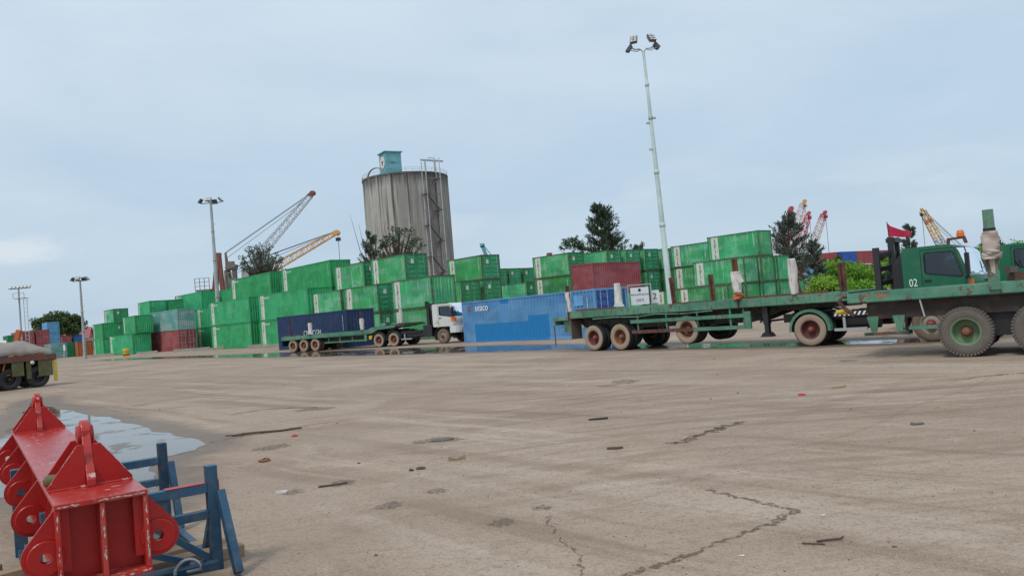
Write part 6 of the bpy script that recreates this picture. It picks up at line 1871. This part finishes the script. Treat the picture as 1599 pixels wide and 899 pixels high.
# ------------------------------------------------------------------ litter on the yard
def clod(name, label, cat, x, y, s, mat, seed, flat=.45, group=None, el=1.0, rz=0):
    rnd = random.Random(seed); b = MB()
    b.lathe([(0, 0), (s * .9, .0), (s, s * flat * .5), (s * .6, s * flat), (0, s * flat * 1.1)], axis='Z', n=9, smooth=False)
    b.v = [(a * el * rnd.uniform(.75, 1.25), c_ * rnd.uniform(.7, 1.2), d * rnd.uniform(.7, 1.2)) for a, c_, d in b.v]
    o = b.build(name, mat); o.location = (x, y, .002); o.rotation_euler = (0, 0, rz); return tag(o, label, cat, group)


def scrap(name, label, cat, x, y, pts_, th, mat, rz=0, group=None):
    b = MB(); b.prism(pts_, 0, th, 'Z'); rnd = random.Random(int(x * 100)); b.v = [(a, c_, d + (rnd.uniform(0, th * 2) if d > 0 else 0)) for a, c_, d in b.v]
    o = b.build(name, mat); o.location = (x, y, .003); o.rotation_euler = (0, 0, rz); return tag(o, label, cat, group)


SPL = [(-.10, -.006), (.0, -.016), (.11, -.004), (.10, .006), (-.02, .006), (-.11, .004)]
clod('rag', 'red scrap on the ground left of centre, near the twig', 'litter', -3.83, 13.45, .06, 'shirt_red', 1)
clod('rag', 'red scrap far out on the yard, right of centre', 'litter', 4.66, 13.37, .055, 'flag_red', 2, el=1.2)
clod('dirt_clod', 'rust-brown lump on the ground right of the puddle', 'debris', -3.6, 11.14, .085, 'rim_rust', 3)
clod('dirt_clod', 'black lump near the middle of the yard', 'debris', -1.27, 9.64, .045, 'bark', 4, .6, el=1.3)
clod('dirt_clod', 'small black pellet left of the larger black lump', 'debris', -1.37, 9.58, .03, 'black_steel', 5, .7)
scrap('wood_splinter', 'dark brown splinter just behind the black lump', 'splinter', -.86, 10.03, SPL, .02, 'timber', .15)
scrap('wood_splinter', 'dark brown splinter out on the yard, right of centre', 'splinter', 1.1, 9.89, [(a * .9, b * 1.2) for a, b in SPL], .010, 'bark', -.1)
scrap('wood_splinter', 'long dark brown splinter left of the dark blots', 'splinter', -2.19, 9.07, [(a * 1.5, b) for a, b in SPL], .010, 'bark', .35)
tw = MB(); tw.tube([(-.6, -.12, .02), (-.2, -.02, .03), (.2, .03, .02), (.55, .16, .03)], .018, 5); tw.tube([(-.5, .08, .02), (.1, .06, .025)], .012, 5); tw.tube([(-.75, -.02, .015), (-.3, -.06, .02)], .012, 5)
o = tw.build('twig', 'bark'); o.location = (-4.5, 14.2, 0); tag(o, 'dark forked twigs at the right tip of the puddle', 'twig')
tw = MB(); tw.tube([(-.09, 0, .012), (0, .006, .014), (.09, .004, .016)], .008, 5); tw.tube([(.08, .004, .016), (.1, .0, .03)], .008, 5)
o = tw.build('twig', 'bark'); o.location = (2.08, 5.68, 0); tag(o, 'short dark stick at the lower right of the yard', 'twig')
tw = MB(); tw.tube([(-.07, .03, .01), (.07, -.03, .01)], .006, 5)
o = tw.build('twig', 'bark'); o.location = (1.95, 5.64, 0); tag(o, 'thin stick beside the short dark stick', 'twig')
scrap('rubber_scrap', 'flat grey rubber flap in the middle distance', 'litter', -1.2, 11.73, [(-.16, -.07), (.06, -.1), (.18, 0), (.05, .1), (-.1, .08)], .006, 'grey_rubber')
scrap('rubber_scrap', 'grey crumpled flap far right of the yard', 'litter', 4.83, 9.9, [(-.10, -.04), (.0, -.07), (.06, -.05), (.12, .04), (.03, .05), (-.02, .08), (-.08, .03)], .006, 'grey_rubber', .3)
scrap('paper_scrap', 'small white paper scrap by the paving seam', 'litter', 2.28, 6.32, [(-.018, -.01), (.02, -.008), (.015, .014), (-.014, .012)], .004, 'cloth_white')
scrap('paper_scrap', 'tiny white scrap in front of the paving seam', 'litter', 1.41, 5.52, [(-.02, -.005), (.02, -.007), (.02, .005), (-.02, .006)], .004, 'cloth_white', -.2)
scrap('paper_scrap', 'crumpled pale scrap left of the long brown splinter', 'litter', -2.72, 8.88, [(-.06, -.02), (.06, -.03), (.07, .02), (-.02, .035)], .012, 'cloth_white')
scrap('paper_scrap', 'thin white strip in the middle of the yard', 'litter', -.22, 12.06, [(-.12, -.006), (.12, -.01), (.12, .006), (-.12, .006)], .004, 'cloth_white', .05)
scrap('wood_splinter', 'dark flat chip far out, centre', 'splinter', 1.17, 12.5, [(a * 1.4, b * 1.5) for a, b in SPL], .015, 'black_steel')
scrap('wood_splinter', 'brown chip far out in front of the nearest trailer', 'splinter', 5.52, 13.96, [(a * 1.3, b * 1.3) for a, b in SPL], .012, 'timber', .2)
# loose grit: uncountable
rnd = random.Random(99); b = MB()
for _ in range(1500):
    y = 3.5 + 24 * rnd.random() ** 1.7; x = rnd.uniform(-.62, .66) * y * 1.05
    if dist_poly(x, y, PUD_NEAR) < .1 or (abs(x + 3.6) < 1.6 and y < 9 and x < -1.6): continue
    s = rnd.uniform(.003, .008) * (1 + y * .05) * (2.2 if rnd.random() < .05 else 1); h_ = s * rnd.uniform(.5, .9); a = rnd.uniform(0, 6.28)
    p_ = [(x + s * math.cos(a + k * 1.57) * rnd.uniform(.6, 1.5), y + s * math.sin(a + k * 1.57), .001) for k in range(4)]
    b.add(p_ + [(x, y, h_)], [(0, 1, 4), (1, 2, 4), (2, 3, 4), (3, 0, 4)], rnd.choice((0, 0, 1, 1, 2)))
o = b.build('grit', ['crack_dirt', 'bark', 'slab_grey'], fix=False); o['kind'] = 'stuff'
